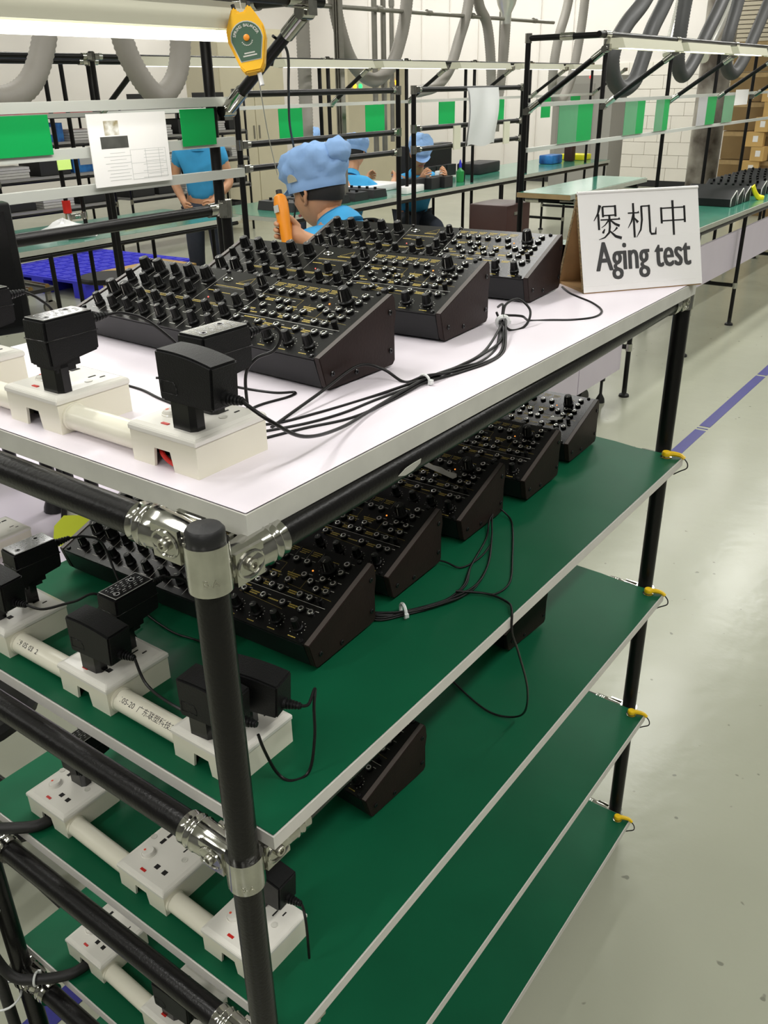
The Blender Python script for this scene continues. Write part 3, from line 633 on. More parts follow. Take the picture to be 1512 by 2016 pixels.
# ------------------------------------------------------------------ ageing test sign
BLc, BRc = Vector((-0.1087, 0.8969, Z_TOP)), Vector((0.0184, 1.0626, Z_TOP))
ex = (BRc-BLc).normalized(); ny = Vector((-ex.y, ex.x, 0)); SL = (BRc-BLc).length
SGH, SGD = 0.1440, 0.094
sg = thing('tent_sign', 'white folded sign reading Aging test in Chinese and English, far end of white top', 'sign', BLc)
def sgp(mb, name, m, **k): return mb.build(name, m, sg, **k)
Xe = Matrix((ny, Vector((0, 0, 1)), ex)).transposed().to_4x4()     # polygon in (depth, height), extruded along the sign
def leg(p, q, tk):
    d = (Vector(q)-Vector(p)).normalized(); n = Vector((-d.y, d.x))*tk
    return [p, q, (q[0]+n.x, q[1]+n.y), (p[0]+n.x, p[1]+n.y)]
mb = MB()
for poly in (leg((SGD*0.5+0.001, SGH), (0.001, 0.0015), 0.0055), leg((SGD*0.5+0.0045, SGH-0.012), (SGD-0.001, 0.0015), -0.0055)):
    mb.prism(poly, SL, X=Xe)
mb.prism([(0.006, 0.0004), (SGD-0.006, 0.0004), (SGD-0.006, 0.0056), (0.006, 0.0056)], SL-0.004, X=Matrix.Translation(ex*0.002) @ Xe)
sgp(mb, 'cardboard', 'card')
mb = MB()
for poly in (leg((SGD*0.5+0.001, SGH), (0.001, 0.0015), 0.0055), leg((SGD*0.5+0.0045, SGH-0.012), (SGD-0.001, 0.0015), -0.0055)):
    mb.prism(poly, 0.0006, X=Matrix.Translation(-ex*0.0007) @ Xe)
sgp(mb, 'cut_edge', 'cardcut')
fd = (ny*(SGD*0.5)+Vector((0, 0, SGH))).normalized()     # up along the front face
fn = ex.cross(fd)                                        # outward normal of the front face
LF = math.hypot(SGD*0.5, SGH)
Xf = Matrix((ex, fd, fn)).transposed().to_4x4()
mb = MB(); mb.prism([(-0.0008, 0.003), (SL+0.0008, 0.003), (SL+0.0008, LF), (-0.0008, LF)], 0.0007, X=Xf)
Xb = Matrix((-ex, -ny*(SGD*0.5)/LF+Vector((0, 0, SGH))/LF, ex.cross(Vector((0, 0, 1))))).transposed().to_4x4()
mb.tube([ny*SGD*0.5+Vector((0, 0, SGH+0.0005))-ex*0.0008, ny*SGD*0.5+Vector((0, 0, SGH+0.0005))+ex*(SL+0.0008)], 0.0026, 10)
sgp(mb, 'paper_face', 'paper')
def stroke(mb, pts, X, z=0.0010):
    # brush stroke: list of (x, y, width)
    L = []; Rr = []
    for i, (x, y, w) in enumerate(pts):
        a = Vector(pts[max(i-1, 0)][:2]); b = Vector(pts[min(i+1, len(pts)-1)][:2]); d = (b-a).normalized(); n = Vector((-d.y, d.x))*w/2
        L.append(X @ Vector((x+n.x, y+n.y, z))); Rr.append(X @ Vector((x-n.x, y-n.y, z)))
    for i in range(len(pts)-1): mb.quad(L[i], Rr[i], Rr[i+1], L[i+1])
H1, V1 = 0.035, 0.062   # thin horizontals, thicker verticals (unit square)
BAO = [[(0.27, 0.97, 0.09), (0.18, 0.72, 0.05), (0.02, 0.50, 0.02)], [(0.19, 0.70, V1), (0.19, 0.22, V1)],
       [(0.36, 0.92, V1), (0.36, 0.60, V1)], [(0.36, 0.92, H1), (0.82, 0.92, H1)], [(0.82, 0.95, V1), (0.82, 0.60, V1)], [(0.36, 0.65, H1), (0.82, 0.65, H1)],
       [(0.26, 0.52, H1), (0.98, 0.52, H1), (0.93, 0.56, 0.05)], [(0.59, 0.65, V1), (0.59, 0.28, V1)], [(0.56, 0.50, 0.05), (0.42, 0.36, 0.03), (0.28, 0.28, 0.015)], [(0.62, 0.50, 0.04), (0.78, 0.38, 0.06), (0.95, 0.31, 0.07)],
       [(0.40, 0.24, 0.03), (0.33, 0.13, 0.07), (0.31, 0.11, 0.02)], [(0.86, 0.27, 0.06), (0.76, 0.18, 0.03), (0.68, 0.14, 0.015)], [(0.59, 0.30, V1), (0.55, 0.12, 0.06), (0.38, -0.02, 0.04), (0.16, -0.08, 0.015)], [(0.58, 0.17, 0.04), (0.78, 0.0, 0.07), (1.0, -0.07, 0.08)]]
JI = [[(0.02, 0.68, H1), (0.44, 0.68, H1), (0.40, 0.72, 0.05)], [(0.23, 0.98, V1), (0.23, -0.08, V1)], [(0.23, 0.66, 0.06), (0.14, 0.42, 0.045), (0.0, 0.22, 0.015)], [(0.26, 0.52, 0.03), (0.38, 0.38, 0.08)],
      [(0.53, 0.88, V1), (0.53, 0.45, V1), (0.47, 0.15, 0.05), (0.30, -0.08, 0.015)], [(0.53, 0.87, H1), (0.83, 0.87, H1)], [(0.82, 0.90, V1), (0.82, 0.08, V1), (0.86, 0.0, 0.06), (1.02, 0.0, 0.07), (1.05, 0.20, 0.02)]]
ZHONG = [[(0.06, 0.80, V1), (0.06, 0.30, V1)], [(0.06, 0.77, H1), (0.94, 0.77, H1)], [(0.94, 0.82, V1), (0.94, 0.30, V1)], [(0.06, 0.38, H1), (0.94, 0.38, H1)], [(0.50, 1.0, 0.07), (0.50, -0.08, V1)]]
mb = MB(); CH = 0.0490
for ch, x0 in ((BAO, 0.023), (JI, 0.082), (ZHONG, 0.139)):
    for st in ch: stroke(mb, [(x0+p[0]*CH*0.96, 0.085+p[1]*CH, p[2]*CH*1.2) for p in st], Xf)
sgp(mb, 'chinese_lettering', 'ink')
tm = text_mesh('Aging test', 0.060, 0.0, 0.0, 'LEFT')
xs = [v[0] for v in tm.v]; k = 0.166/(max(xs)-min(xs)); x0 = min(xs); yb = min(v[1] for v, in zip(tm.v)); yt = max(v[1] for v in tm.v)
out = MB()
for q in range(7):
    dx, dy = (q-3)*0.00048, 0.0004*math.sin(q*2.1)
    out.add([Xf @ Vector((0.024+(v[0]-x0)*k+dx, 0.020+(v[1]-yb)*0.057/(yt-yb)+dy, 0.00095+q*0.00001)) for v in tm.v], tm.f)
sgp(out, 'english_lettering', 'ink', weld=False)
# clear tape over the lower half of the face
MT['cleartape'] = mat('clear_tape', (250, 250, 250), 0.05, alpha=0.03, spec=0.8, bump=0.5, bscale=60)
mb = MB(); mb.prism([(-0.0005, 0.012), (SL+0.0005, 0.012), (SL+0.0005, 0.082), (-0.0005, 0.082)], 0.0001, X=Matrix.Translation(fn*0.0016) @ Xf); sgp(mb, 'clear_tape', 'cleartape')
# ------------------------------------------------------------------ earth snap clips at the far corners
for i, (x, y, z, lab) in enumerate(((-0.002, 1.066, Z_S[0]+0.0005, 'yellow earthing clip at far corner of the first green shelf'), (-0.002, 1.070, Z_S[1]+0.0005, 'yellow earthing clip at far corner of the second green shelf'), (-0.004, 1.074, Z_S[2]+0.0005, 'yellow earthing clip at far corner of the third green shelf'), (-0.004, 1.078, Z_S[3]+0.0005, 'yellow earthing clip at far corner of the lowest green shelf'))):
    t = thing('earthing_clip', lab, 'clip', (x, y, z+0.001))
    m = MB(); m.lathe([(0.010, 0), (0.010, 0.0014), (0.006, 0.002), (0.0055, 0.004), (0.0001, 0.004)], 18); m.build('stud', 'nickel', t)
    m = MB(); m.lathe([(0.0078, 0.0042), (0.0082, 0.006), (0.0078, 0.0105), (0.0066, 0.0118), (0.0001, 0.0118)], 18)
    m.tube(spline([(0.003, 0.002, 0.0075), (0.012, 0.006, 0.0075), (0.022, 0.010, 0.0055), (0.030, 0.010, 0.001)]), [0.0052-0.00008*k for k in range(25)], 8); m.build('snap', 'yellow', t)
    m = MB(); m.tube(spline([(0.029, 0.010, 0.001), (0.036, 0.009, -0.006), (0.037, 0.006, -0.014), (0.026, 0.004, -0.022), (0.016, 0.004, -0.03)]), 0.0012, 6); m.build('lead', 'cord', t)
# ------------------------------------------------------------------ loose cords
def cord(name, label, pts, r=0.0017, m='cord', cat='cord', group=None, k=8):
    mb = MB(); mb.tube(spline(pts, k), r, 8); return tag(mb.build(name, m, weld=False), label, cat, group)
zc = Z_TOP+0.0019
def C(x, y, dz=0.0): return (x, y, zc+dz)
grp = 'black cords bundled along the right of the white top'
lab = 'strand of the black cord bundle tied along the right of white top'
plug0 = (-0.0740+0.0465+0.0215-0.001, 0.0629+0.0195, Z_TOP+ZB+0.0352)
bx = BOX['t0']; wx, wy = bx[0]+BW/2-0.0230, bx[1]-BW/2+0.0160
s0 = (wx+0.0625, wy+0.003, Z_TOP+ZB+0.0353)
cord('power_cord', 'black cord from the bow-topped adapter into the bundle, top strand', [s0, (wx+0.085, wy+0.012, Z_TOP+0.058), (-0.018, 0.135, Z_TOP+0.030), C(-0.040, 0.210, 0.008), C(-0.058, 0.290, 0.002), C(-0.064, 0.385, 0.005), C(-0.060, 0.450, 0.004), C(-0.066, 0.520, 0.005), C(-0.102, 0.628, 0.012)])
cord('power_cord', lab, [C(-0.115, 0.165), C(-0.090, 0.215), C(-0.078, 0.260), C(-0.075, 0.310), C(-0.066, 0.385, 0.001), C(-0.059, 0.440, 0.004), C(-0.055, 0.49), C(-0.070, 0.555), C(-0.108, 0.632, 0.010)], group=grp)
cord('power_cord', lab, [C(-0.100, 0.150), C(-0.082, 0.205), C(-0.062, 0.255), C(-0.060, 0.320, 0.0), C(-0.062, 0.385, 0.002), C(-0.052, 0.440), C(-0.045, 0.495), C(-0.056, 0.550), C(-0.100, 0.630, 0.016)], group=grp)
cord('power_cord', lab, [C(-0.16, 0.168), C(-0.118, 0.195), C(-0.100, 0.245), C(-0.085, 0.315), C(-0.067, 0.383, 0.004), C(-0.063, 0.44, 0.001), C(-0.062, 0.51, 0.004), C(-0.082, 0.590, 0.002), C(-0.116, 0.640, 0.014)], group=grp)
cord('power_cord', 'black cord arching against the nearest synthesizer side and back to the bundle', [C(-0.11, 0.190), C(-0.118, 0.270, 0.010), C(-0.1245, 0.345, 0.020), C(-0.110, 0.372, 0.012), C(-0.085, 0.378), C(-0.064, 0.388, 0.008), C(-0.056, 0.44, 0.002), C(-0.05, 0.52), C(-0.085, 0.60, 0.004), C(-0.120, 0.642, 0.020)])
cord('power_cord', 'black cord bending in a sharp kink in front of the nearest synthesizer', [C(-0.330, 0.235), C(-0.275, 0.262), C(-0.225, 0.262), C(-0.180, 0.270), C(-0.163, 0.283), C(-0.158, 0.268), C(-0.165, 0.225), C(-0.150, 0.175)])
cord('power_cord', 'black cord lying on white top between the two nearest adapters', [C(-0.420, 0.215), C(-0.360, 0.200), C(-0.310, 0.197), C(-0.270, 0.188), C(-0.220, 0.180), C(-0.190, 0.172), C(-0.165, 0.165)])
cord('power_cord', 'black cord curling round to the far synthesizer beside the sign', [C(-0.112, 0.650, 0.016), C(-0.098, 0.672, 0.012), C(-0.100, 0.700), C(-0.076, 0.718), C(-0.052, 0.735), C(-0.034, 0.765), C(-0.040, 0.805), C(-0.072, 0.845), C(-0.108, 0.872), C(-0.132, 0.892), C(-0.160, 0.925)])
cord('power_cord', 'black loop of cord coiled at the middle synthesizer back corner', [C(-0.104, 0.630, 0.016), C(-0.112, 0.652, 0.03), C(-0.108, 0.680, 0.032), C(-0.092, 0.684, 0.018), C(-0.088, 0.665, 0.002), C(-0.096, 0.640), C(-0.106, 0.634, 0.012), C(-0.118, 0.655, 0.028), C(-0.135, 0.672, 0.02)])
def tie(label, c, axis, r, name='cable_tie', w=0.0035):
    m = MB(); X = frame(Vector(c), axis); m.tube([X @ Vector((r*math.cos(q), r*math.sin(q), 0)) for q in [2*math.pi*k_/20 for k_ in range(21)]], w*0.45, 6, cap=False)
    m.box((0, r+0.0018, 0), (0.005, 0.004, 0.005), X=X); return tag(m.build(name, 'tie'), label, 'cable tie')
tie('white cable tie round the cord bundle in the middle of white top', C(-0.064, 0.386, 0.003), (0.05, 1, 0), 0.0068)
tie('white cable tie round the cords at the middle synthesizer corner', C(-0.105, 0.632, 0.012), (-0.6, 0.7, 0.3), 0.0072, w=0.007)
# first green shelf
zc2 = Z_S[0]+0.0040
def D(x, y, dz=0.0): return (x, y, zc2+dz)
grp = 'black cords bundled on the first green shelf'; lab = 'strand of the black cord bundle lying on the first green shelf'
for i in range(6):
    a = (i-2.5)*0.0032; b = ((i*3) % 6-2.5)*0.0040
    cord('power_cord', lab, [D(-0.130, 0.345+a*0.5, 0.004), D(-0.106, 0.358+a, 0.0015*(i % 3)), D(-0.088, 0.381+a*0.6, 0.002*(i % 2)), D(-0.062+b*0.4, 0.425+a, 0.003*(i % 2)), D(-0.050+b, 0.474+a, 0.002*(i % 3)), D(-0.066+b*1.6, 0.540+b, 0.001), D(-0.098+b*0.8, 0.612, 0.004*(i % 2)), D(-0.119+b*0.4, 0.650, 0.008), D(-0.128, 0.668, 0.012)], 0.0014, group=grp)
cord('power_cord', 'thin black cord in a wide arc right of the bundle, first green shelf', [D(-0.128, 0.695, 0.010), D(-0.108, 0.690), D(-0.085, 0.655), D(-0.050, 0.590), D(-0.018, 0.525), D(-0.018, 0.488), D(-0.032, 0.476, 0.002), D(-0.055, 0.46, 0.004)], 0.0014)
cord('power_cord', 'thin black cord hanging over the first green shelf edge into the shelf below', [D(-0.060, 0.455, 0.006), D(-0.026, 0.478, 0.002), D(0.006, 0.476, 0.001), D(0.0215, 0.458, 0.0015), (0.0262, 0.452, Z_S[0]-0.020), (0.028, 0.470, Z_S[0]-0.060), (0.020, 0.520, Z_S[0]-0.150), (-0.004, 0.570, Z_S[0]-0.235), (-0.030, 0.590, Z_S[1]+0.012), (-0.062, 0.585, Z_S[1]+0.005), (-0.100, 0.592, Z_S[1]+0.005), (-0.165, 0.620, Z_S[1]+0.005)], 0.0016)
cord('power_cord', 'thin black cord behind the second synthesizer, first green shelf', [D(-0.160, 0.50, 0.006), D(-0.118, 0.515, 0.004), D(-0.092, 0.520), D(-0.085, 0.56), D(-0.09, 0.60, 0.003)], 0.0014)
cord('power_cord', 'pair of thin cords running under the nearest synthesizer, first green shelf', [D(-0.40, 0.205), D(-0.357, 0.191), D(-0.300, 0.183), D(-0.262, 0.188), D(-0.20, 0.195), D(-0.15, 0.20)], 0.0014)
tie('white cable tie round the cord bundle on the first green shelf', D(-0.090, 0.379, 0.004), (0.55, 0.83, 0), 0.0095, w=0.005)
# thick mains cables strapped to the left post
cord('mains_cable', 'thick black cable from second green shelf box down the left post', [(-0.4395, 0.052, Z_S[1]+0.009), (-0.4450, 0.028, Z_S[1]+0.010), (-0.480, 0.000, Z_S[1]+0.008), (-0.520, -0.022, Z_S[1]+0.004), (-0.548, -0.032, Z_S[1]-0.020), (-0.556, -0.034, Z_S[1]-0.10), (-0.553, -0.034, Z_S[2]-0.02), (-0.549, -0.034, -1.16)], 0.0078, 'thickcable', 'cable')
cord('mains_cable', 'thick black cable rising along the left post at picture edge', [(-0.572, -0.024, -0.45), (-0.571, -0.024, -0.60), (-0.572, -0.026, -0.74), (-0.570, -0.026, -0.95), (-0.566, -0.026, -1.16)], 0.0080, 'thickcable', 'cable')
cord('mains_cable', 'thick black cable looping from third green shelf box over the joint', [(-0.4425, 0.054, Z_S[2]+0.009), (-0.448, 0.026, Z_S[2]+0.010), (-0.475, 0.000, Z_S[2]+0.006), (-0.512, -0.026, Z_S[2]+0.006), (-0.535, -0.036, Z_S[2]+0.040), (-0.540, -0.042, Z_S[2]+0.12), (-0.541, -0.040, Z_S[2]+0.20), (-0.538, -0.036, Z_S[2]+0.262)], 0.0078, 'thickcable', 'cable')
tie('white cable tie at the second green shelf box cable', (-0.500, -0.012, Z_S[1]+0.006), (-0.7, -0.4, 0), 0.0095, w=0.004)
tie('white cable tie at the third green shelf box cable', (-0.487, -0.009, Z_S[2]+0.006), (-0.7, -0.5, 0), 0.0095, w=0.004)
tie('white cable tie midway down the left post cables', (-0.555, -0.033, -0.765), (0, 0, 1), 0.027, w=0.004)
tie('white cable tie low on the left post cables', (-0.556, -0.033, -0.945), (0, 0, 1), 0.024, w=0.004)
# ================================================================== the rest of the workshop
MT['wall'] = mat('white_painted_wall', (232, 228, 222), 0.7, noise=0.03, nscale=1.2)
MT['brickpaint'] = mat('white_painted_brick', (234, 230, 220), 0.65, noise=0.03, nscale=3, bump=0.1, bscale=20)
MT['ceil'] = mat('ceiling_white', (225, 225, 222), 0.8)
MT['cream'] = mat('cream_steel', (206, 198, 172), 0.5, noise=0.04, nscale=4)
MT['lav'] = mat('lavender_laminate', (222, 212, 226), 0.45, noise=0.03, nscale=6)
MT['greentop'] = mat('green_bench_mat', (62, 128, 108), 0.17, noise=0.15, nscale=6, spec=0.6)
MT['benchedge'] = mat('bench_edge', (176, 178, 166), 0.5, noise=0.06, nscale=20)
MT['wood'] = mat('raw_board', (176, 150, 106), 0.7, noise=0.2, nscale=14)
MT['greencard'] = mat('green_card', (6, 150, 74), 0.35, spec=0.4)
MT['palecard'] = mat('green_card_in_sleeve', (84, 150, 108), 0.25, noise=0.05, nscale=10, coat=0.5)
MT['sleeve'] = mat('clear_sleeve', (205, 205, 208), 0.15, alpha=0.55, spec=0.6)
MT['hose'] = mat('grey_hose', (158, 153, 145), 0.55, noise=0.08, nscale=8)
MT['hosedark'] = mat('dark_grey_hose', (74, 74, 74), 0.5, noise=0.08, nscale=8)
MT['foil'] = mat('bright_foil_duct', (236, 236, 230), 0.25, metal=0.6, bump=0.5, bscale=25)
MT['galv'] = mat('galvanised_pipe', (150, 147, 138), 0.4, metal=0.7, noise=0.1, nscale=20)
MT['lamphouse'] = mat('lamp_housing', (222, 220, 198), 0.4)
MT['tube'] = mat('fluorescent_tube', (255, 253, 242), 0.3, emit=5.0)
MT['glowface'] = mat('lit_diffuser', (255, 254, 246), 0.4, emit=2.2)
MT['skin'] = mat('skin', (200, 148, 112), 0.5, noise=0.08, nscale=30)
MT['hair'] = mat('black_hair', (20, 18, 18), 0.55, bump=0.6, bscale=500)
MT['capblue'] = mat('light_blue_cap_cloth', (146, 184, 234), 0.8, noise=0.06, nscale=30, bump=0.5, bscale=40)
MT['shirt'] = mat('sky_blue_shirt', (58, 160, 216), 0.8, noise=0.10, nscale=12, bump=0.3, bscale=30)
MT['jeans'] = mat('dark_trousers', (52, 58, 72), 0.85, noise=0.12, nscale=30)
MT['eye'] = mat('eye_white', (230, 228, 222), 0.3)
MT['lip'] = mat('lips', (170, 100, 92), 0.5)
MT['mesh'] = mat('cap_mesh_vent', (206, 200, 176), 0.8, bump=0.6, bscale=900)
MT['orange'] = mat('orange_tool', (240, 146, 22), 0.4)
MT['balyellow'] = mat('spring_balancer_yellow', (244, 186, 20), 0.4)
MT['balgreen'] = mat('balancer_label_green', (62, 92, 72), 0.35)
MT['cablegrey'] = mat('steel_cable', (196, 196, 190), 0.5)
MT['bluepallet'] = mat('blue_pallet', (52, 52, 204), 0.5, noise=0.06, nscale=5)
MT['brownbox'] = mat('dark_brown_case', (58, 30, 24), 0.5, noise=0.1, nscale=10)
MT['trayblack'] = mat('black_tray', (34, 34, 35), 0.55)
MT['traywhite'] = mat('white_paper_stack', (204, 202, 198), 0.7, noise=0.06, nscale=30)
MT['greyshelf'] = mat('grey_shelf', (150, 148, 142), 0.55)
MT['redshelf'] = mat('red_mat', (206, 70, 72), 0.5)
MT['bluebox'] = mat('blue_print_box', (40, 120, 190), 0.45, noise=0.4, nscale=9, dark=(20, 60, 120))
MT['carton'] = mat('brown_carton', (132, 108, 70), 0.8, noise=0.12, nscale=4)
MT['cartonlight'] = mat('light_carton', (206, 168, 104), 0.8, noise=0.1, nscale=6)
MT['screen'] = mat('black_monitor', (20, 20, 21), 0.35)
MT['shutter'] = mat('beige_shutter', (176, 168, 146), 0.5)
MT['column'] = mat('foil_wrapped_column', (190, 186, 176), 0.4, metal=0.3, noise=0.75, nscale=2.2, dark=(84, 76, 68))
MT['greybox'] = mat('grey_box', (160, 158, 152), 0.6)
MT['bag'] = mat('white_plastic_bag', (232, 232, 232), 0.3)
MT['bottleg'] = mat('green_bottle', (40, 140, 70), 0.3)
MT['bottleb'] = mat('blue_cap', (40, 44, 190), 0.4)
MT['lightgrey'] = mat('light_grey_edge', (190, 190, 184), 0.4)
MT['limeyellow'] = mat('bright_yellow_tag', (236, 228, 30), 0.4)
# ------------------------------------------------------------------ shell
def plane_box(name, c, s, m): mb = MB(); mb.box(c, s); return tag(mb.build(name, m), kind='structure')
plane_box('wall_back', (-5, 15.1, 0.5), (18, 0.2, 3.6), 'wall')
plane_box('wall_left', (-13.1, 6, 0.5), (0.2, 18.4, 3.6), 'wall')
MT['wallgrey'] = mat('darkened_wall', (112, 112, 110), 0.7, noise=0.04, nscale=1.5)  # unseen walls, toned dark for deeper reflections and less fill light
plane_box('wall_front', (-5, -4.6, 0.5), (18, 0.2, 3.6), 'wallgrey')
plane_box('wall_right', (3.4, 6, 0.5), (0.2, 20, 3.6), 'wallgrey')
plane_box('ceiling', (-5, 6, CEIL+0.06), (18, 22, 0.1), 'ceil')
mb = MB(); mb.box((-5, 14.985, FZ+0.05), (16, 0.03, 0.10)); tag(mb.build('baseboard_back', 'trayblack'), kind='structure')
# painted block wall on the right: each block is a piece of the wall
wb = bpy.data.objects['wall_back']; blk = None
for r in range(9):
    for k in range(6):
        xx = -6.0+k*0.4+(0.2 if r % 2 else 0); loc = (xx, 14.985, FZ+0.20+r*0.2)
        if blk is None: m = MB(); m.box((0, 0, 0), (0.396, 0.03, 0.196)); blk = m.build('block', 'brickpaint', wb, bevel=0.003); blk.location = loc
        else: inst(blk, wb, loc)
mb = MB()
for k in range(8): mb.box((-11.2+k*0.62, 14.985, 0.4), (0.012, 0.03, 3.2))
tag(mb.build('trim_2', 'wall'), kind='structure')
for i, (lx, ly) in enumerate(CEIL_LIGHTS):
    t = thing('ceiling_light', 'white ceiling strip light above the workshop, outside the picture', 'light', (lx, ly, CEIL), group='ceiling strip lights')
    m = MB(); m.box((0, 0, -0.03), (0.22, 1.9, 0.06)); m.build('housing', 'lamphouse', t)
    m = MB(); m.box((0, 0, -0.068), (0.17, 1.84, 0.014)); m.build('diffuser', 'glowface', t)
for i, (lx, ly, sd) in enumerate(WALL_FILLS):  # housings made up for the fill lights added along these walls
    t = thing('added_wall_light', 'added strip light brightening the %s, unseen outside the picture' % ('back wall' if sd == 0 else 'left wall'), 'light', (lx, ly, CEIL), 0 if sd == 0 else R(90), group='added lights brightening the %s' % ('back wall' if sd == 0 else 'left wall'))
    m = MB(); m.box((0, -0.12, -0.17), (1.86, 0.10, 0.10)); m.cyl((-0.7, -0.12, -0.12), (-0.7, -0.12, 0.01), 0.01, 8); m.cyl((0.7, -0.12, -0.12), (0.7, -0.12, 0.01), 0.01, 8); m.build('housing', 'lamphouse', t)
# ------------------------------------------------------------------ builders
def pipe(mb, a, b, r=PR, n=10, mi=0): mb.cyl(a, b, r, n, mi)
def frame_thing(name, label, x, ys, zb, zt, bars, depth=0.0, cat='frame', struts=(), rail=None, mats=('pipe', 'chrome', 'alu')):
    # row of black posts with cross bars; every post, bar and joint is a part
    t = thing(name, label, cat, (x, ys[0], zb))
    oz = Vector((x, ys[0], zb))
    def pt(mb, nm, m): mb.v = [tuple(Vector(v)-oz) for v in mb.v]; return mb.build(nm, m, t)
    for y in ys:
        mb = MB(); pipe(mb, (x, y, zb), (x, y, zt)); pt(mb, 'post', 'pipe')
        mb = MB(); mb.lathe([(0.02, 0), (0.026, 0.004), (0.02, 0.03)], 10, X=Matrix.Translation((x, y, zb))); pt(mb, 'foot', 'blackcap')
    for (y0, y1, z, kind) in bars:
        mb = MB()
        if kind == 'alu':
            mb.box((x+0.022, (y0+y1)/2, z), (0.010, y1-y0, 0.021)); mb.box((x+0.018, (y0+y1)/2, z+0.0095), (0.016, y1-y0, 0.003)); pt(mb, 'aluminium_bar', 'alu')
        else:
            pipe(mb, (x, y0+0.02, z), (x, y1-0.02, z)); pt(mb, 'crossbar', 'pipe')
            for yy, s in ((y0, 1), (y1, -1)):
                mb = MB(); mb.cyl((x, yy, z-0.022), (x, yy, z+0.022), PR+0.004, 12); mb.cyl((x, yy+s*0.012, z), (x, yy+s*0.062, z), PR+0.0032, 12); mb.box((x, yy+s*0.025, z), (0.034, 0.028, 0.030)); pt(mb, 'connector', 'chrome')
    for (y, z0, dx, z1) in struts:
        mb = MB(); a = Vector((x+0.02, y, z0)); b = Vector((x+dx, y, z1)); d = (b-a).normalized()
        pipe(mb, a+d*0.05, b-d*0.05); pt(mb, 'strut', 'pipe')
        for q, dd in ((a, d), (b, -d)):
            mb = MB(); mb.cyl(q+dd*0.012, q+dd*0.075, PR+0.0032, 12); mb.cyl(q-Vector((0, 0.02, 0)), q+Vector((0, 0.02, 0)), 0.016, 12); mb.box(q-dd*0.012, (0.03, 0.03, 0.03)); pt(mb, 'pivot_joint', 'chrome')
    if rail:
        (dx, y0, y1, z) = rail
        mb = MB(); pipe(mb, (x+dx, y0, z), (x+dx, y1, z)); pt(mb, 'top_rail', 'pipe')
        for y in ys:
            mb = MB(); pipe(mb, (x+0.01, y, z), (x+dx-0.01, y, z)); pt(mb, 'top_arm', 'pipe')
            for a_, b_ in (((x, y, z-0.022), (x, y, z+0.022)), ((x+dx*0.5-0.03, y, z), (x+dx*0.5+0.04, y, z)), ((x+dx, y-0.03, z), (x+dx, y+0.03, z))):
                mb = MB(); mb.cyl(a_, b_, PR+0.0036, 12); pt(mb, 'connector', 'chrome')
    return t
def strip_lamp(label, loc, L, lit=True, w=0.11, h=0.045, drop=0.010, power=3.0):
    # open trough housing with the tube inside (drop > 0) or hanging just below it (drop < 0)
    t = thing('strip_lamp', label, 'lamp', loc)
    X = Matrix(((1, 0, 0, 0), (0, 0, 1, -L/2), (0, 1, 0, 0), (0, 0, 0, 1))); m = MB(); e = 0.004
    P = [(-w*0.5, 0), (-w*0.32, h), (w*0.32, h), (w*0.5, 0), (w*0.5-e, 0), (w*0.32-e, h-e), (-w*0.32+e, h-e), (-w*0.5+e, 0)]
    n = len(P); vs = [(a, b, 0) for a, b in P]+[(a, b, L) for a, b in P]
    m.add(vs, [(i, (i+1) % n, n+(i+1) % n, n+i) for i in range(n)], 0, False, X)
    Q = [(-w*0.5, 0), (w*0.5, 0), (w*0.32, h), (-w*0.32, h)]
    m.prism(Q, 0.004, X=X); m.prism(Q, 0.004, X=X @ Matrix.Translation((0, 0, L-0.004)))
    m.build('housing', 'lamphouse', t)
    m = MB(); m.cyl((0, -L/2+0.02, drop), (0, L/2-0.02, drop), 0.011, 12); m.build('tube', 'tube' if lit else 'lamphouse', t)
    if lit: area_light('strip_lamp_light', (loc[0], loc[1], loc[2]-0.022), 0.05, L-0.06, power, (1, 0.99, 0.96))
    for s in (-1, 1): m = MB(); m.box((0, s*(L/2-0.012), drop), (0.03, 0.014, 0.024)); m.build('lamp_holder', 'lightgrey', t)
    return t
def bench(label, x0, x1, y0, y1, z, legs, apron=None, top='greentop', th=0.03, edge='benchedge', leginset=0.0):
    t = thing('work_bench', label, 'bench', ((x0+x1)/2, (y0+y1)/2, FZ)); w, d = x1-x0, y1-y0; h = z-FZ
    m = MB(); m.box((0, 0, h-th/2-0.001), (w, d, th-0.002)); m.build('board', edge, t)
    m = MB(); m.box((0, 0, h-0.0006), (w-0.012, d-0.006, 0.0012)); m.build('bench_mat', top, t)
    for y in legs:
        for x in (x0+0.02+leginset, x1-0.02-leginset):
            lx, ly = x-(x0+x1)/2, y-(y0+y1)/2
            m = MB(); pipe(m, (lx, ly, 0.03), (lx, ly, h-th)); m.build('leg', 'pipe', t)
            m = MB(); m.lathe([(0.03, 0), (0.028, 0.012), (0.014, 0.02), (0.014, 0.05)], 12, X=Matrix.Translation((lx, ly, 0))); m.build('foot', 'blackcap', t)
            m = MB(); m.cyl((lx, ly, h*0.35-0.02), (lx, ly, h*0.35+0.02), PR+0.004, 12); m.build('connector', 'chrome', t)
        m = MB(); pipe(m, (-w/2+0.02, y-(y0+y1)/2, h*0.35), (w/2-0.02, y-(y0+y1)/2, h*0.35)); m.build('stretcher', 'pipe', t)
    for x in (-w/2+0.02, w/2-0.02):
        m = MB(); pipe(m, (x, -d/2+0.02, h-th-0.016), (x, d/2-0.02, h-th-0.016)); m.build('top_pipe', 'pipe', t)
    return t
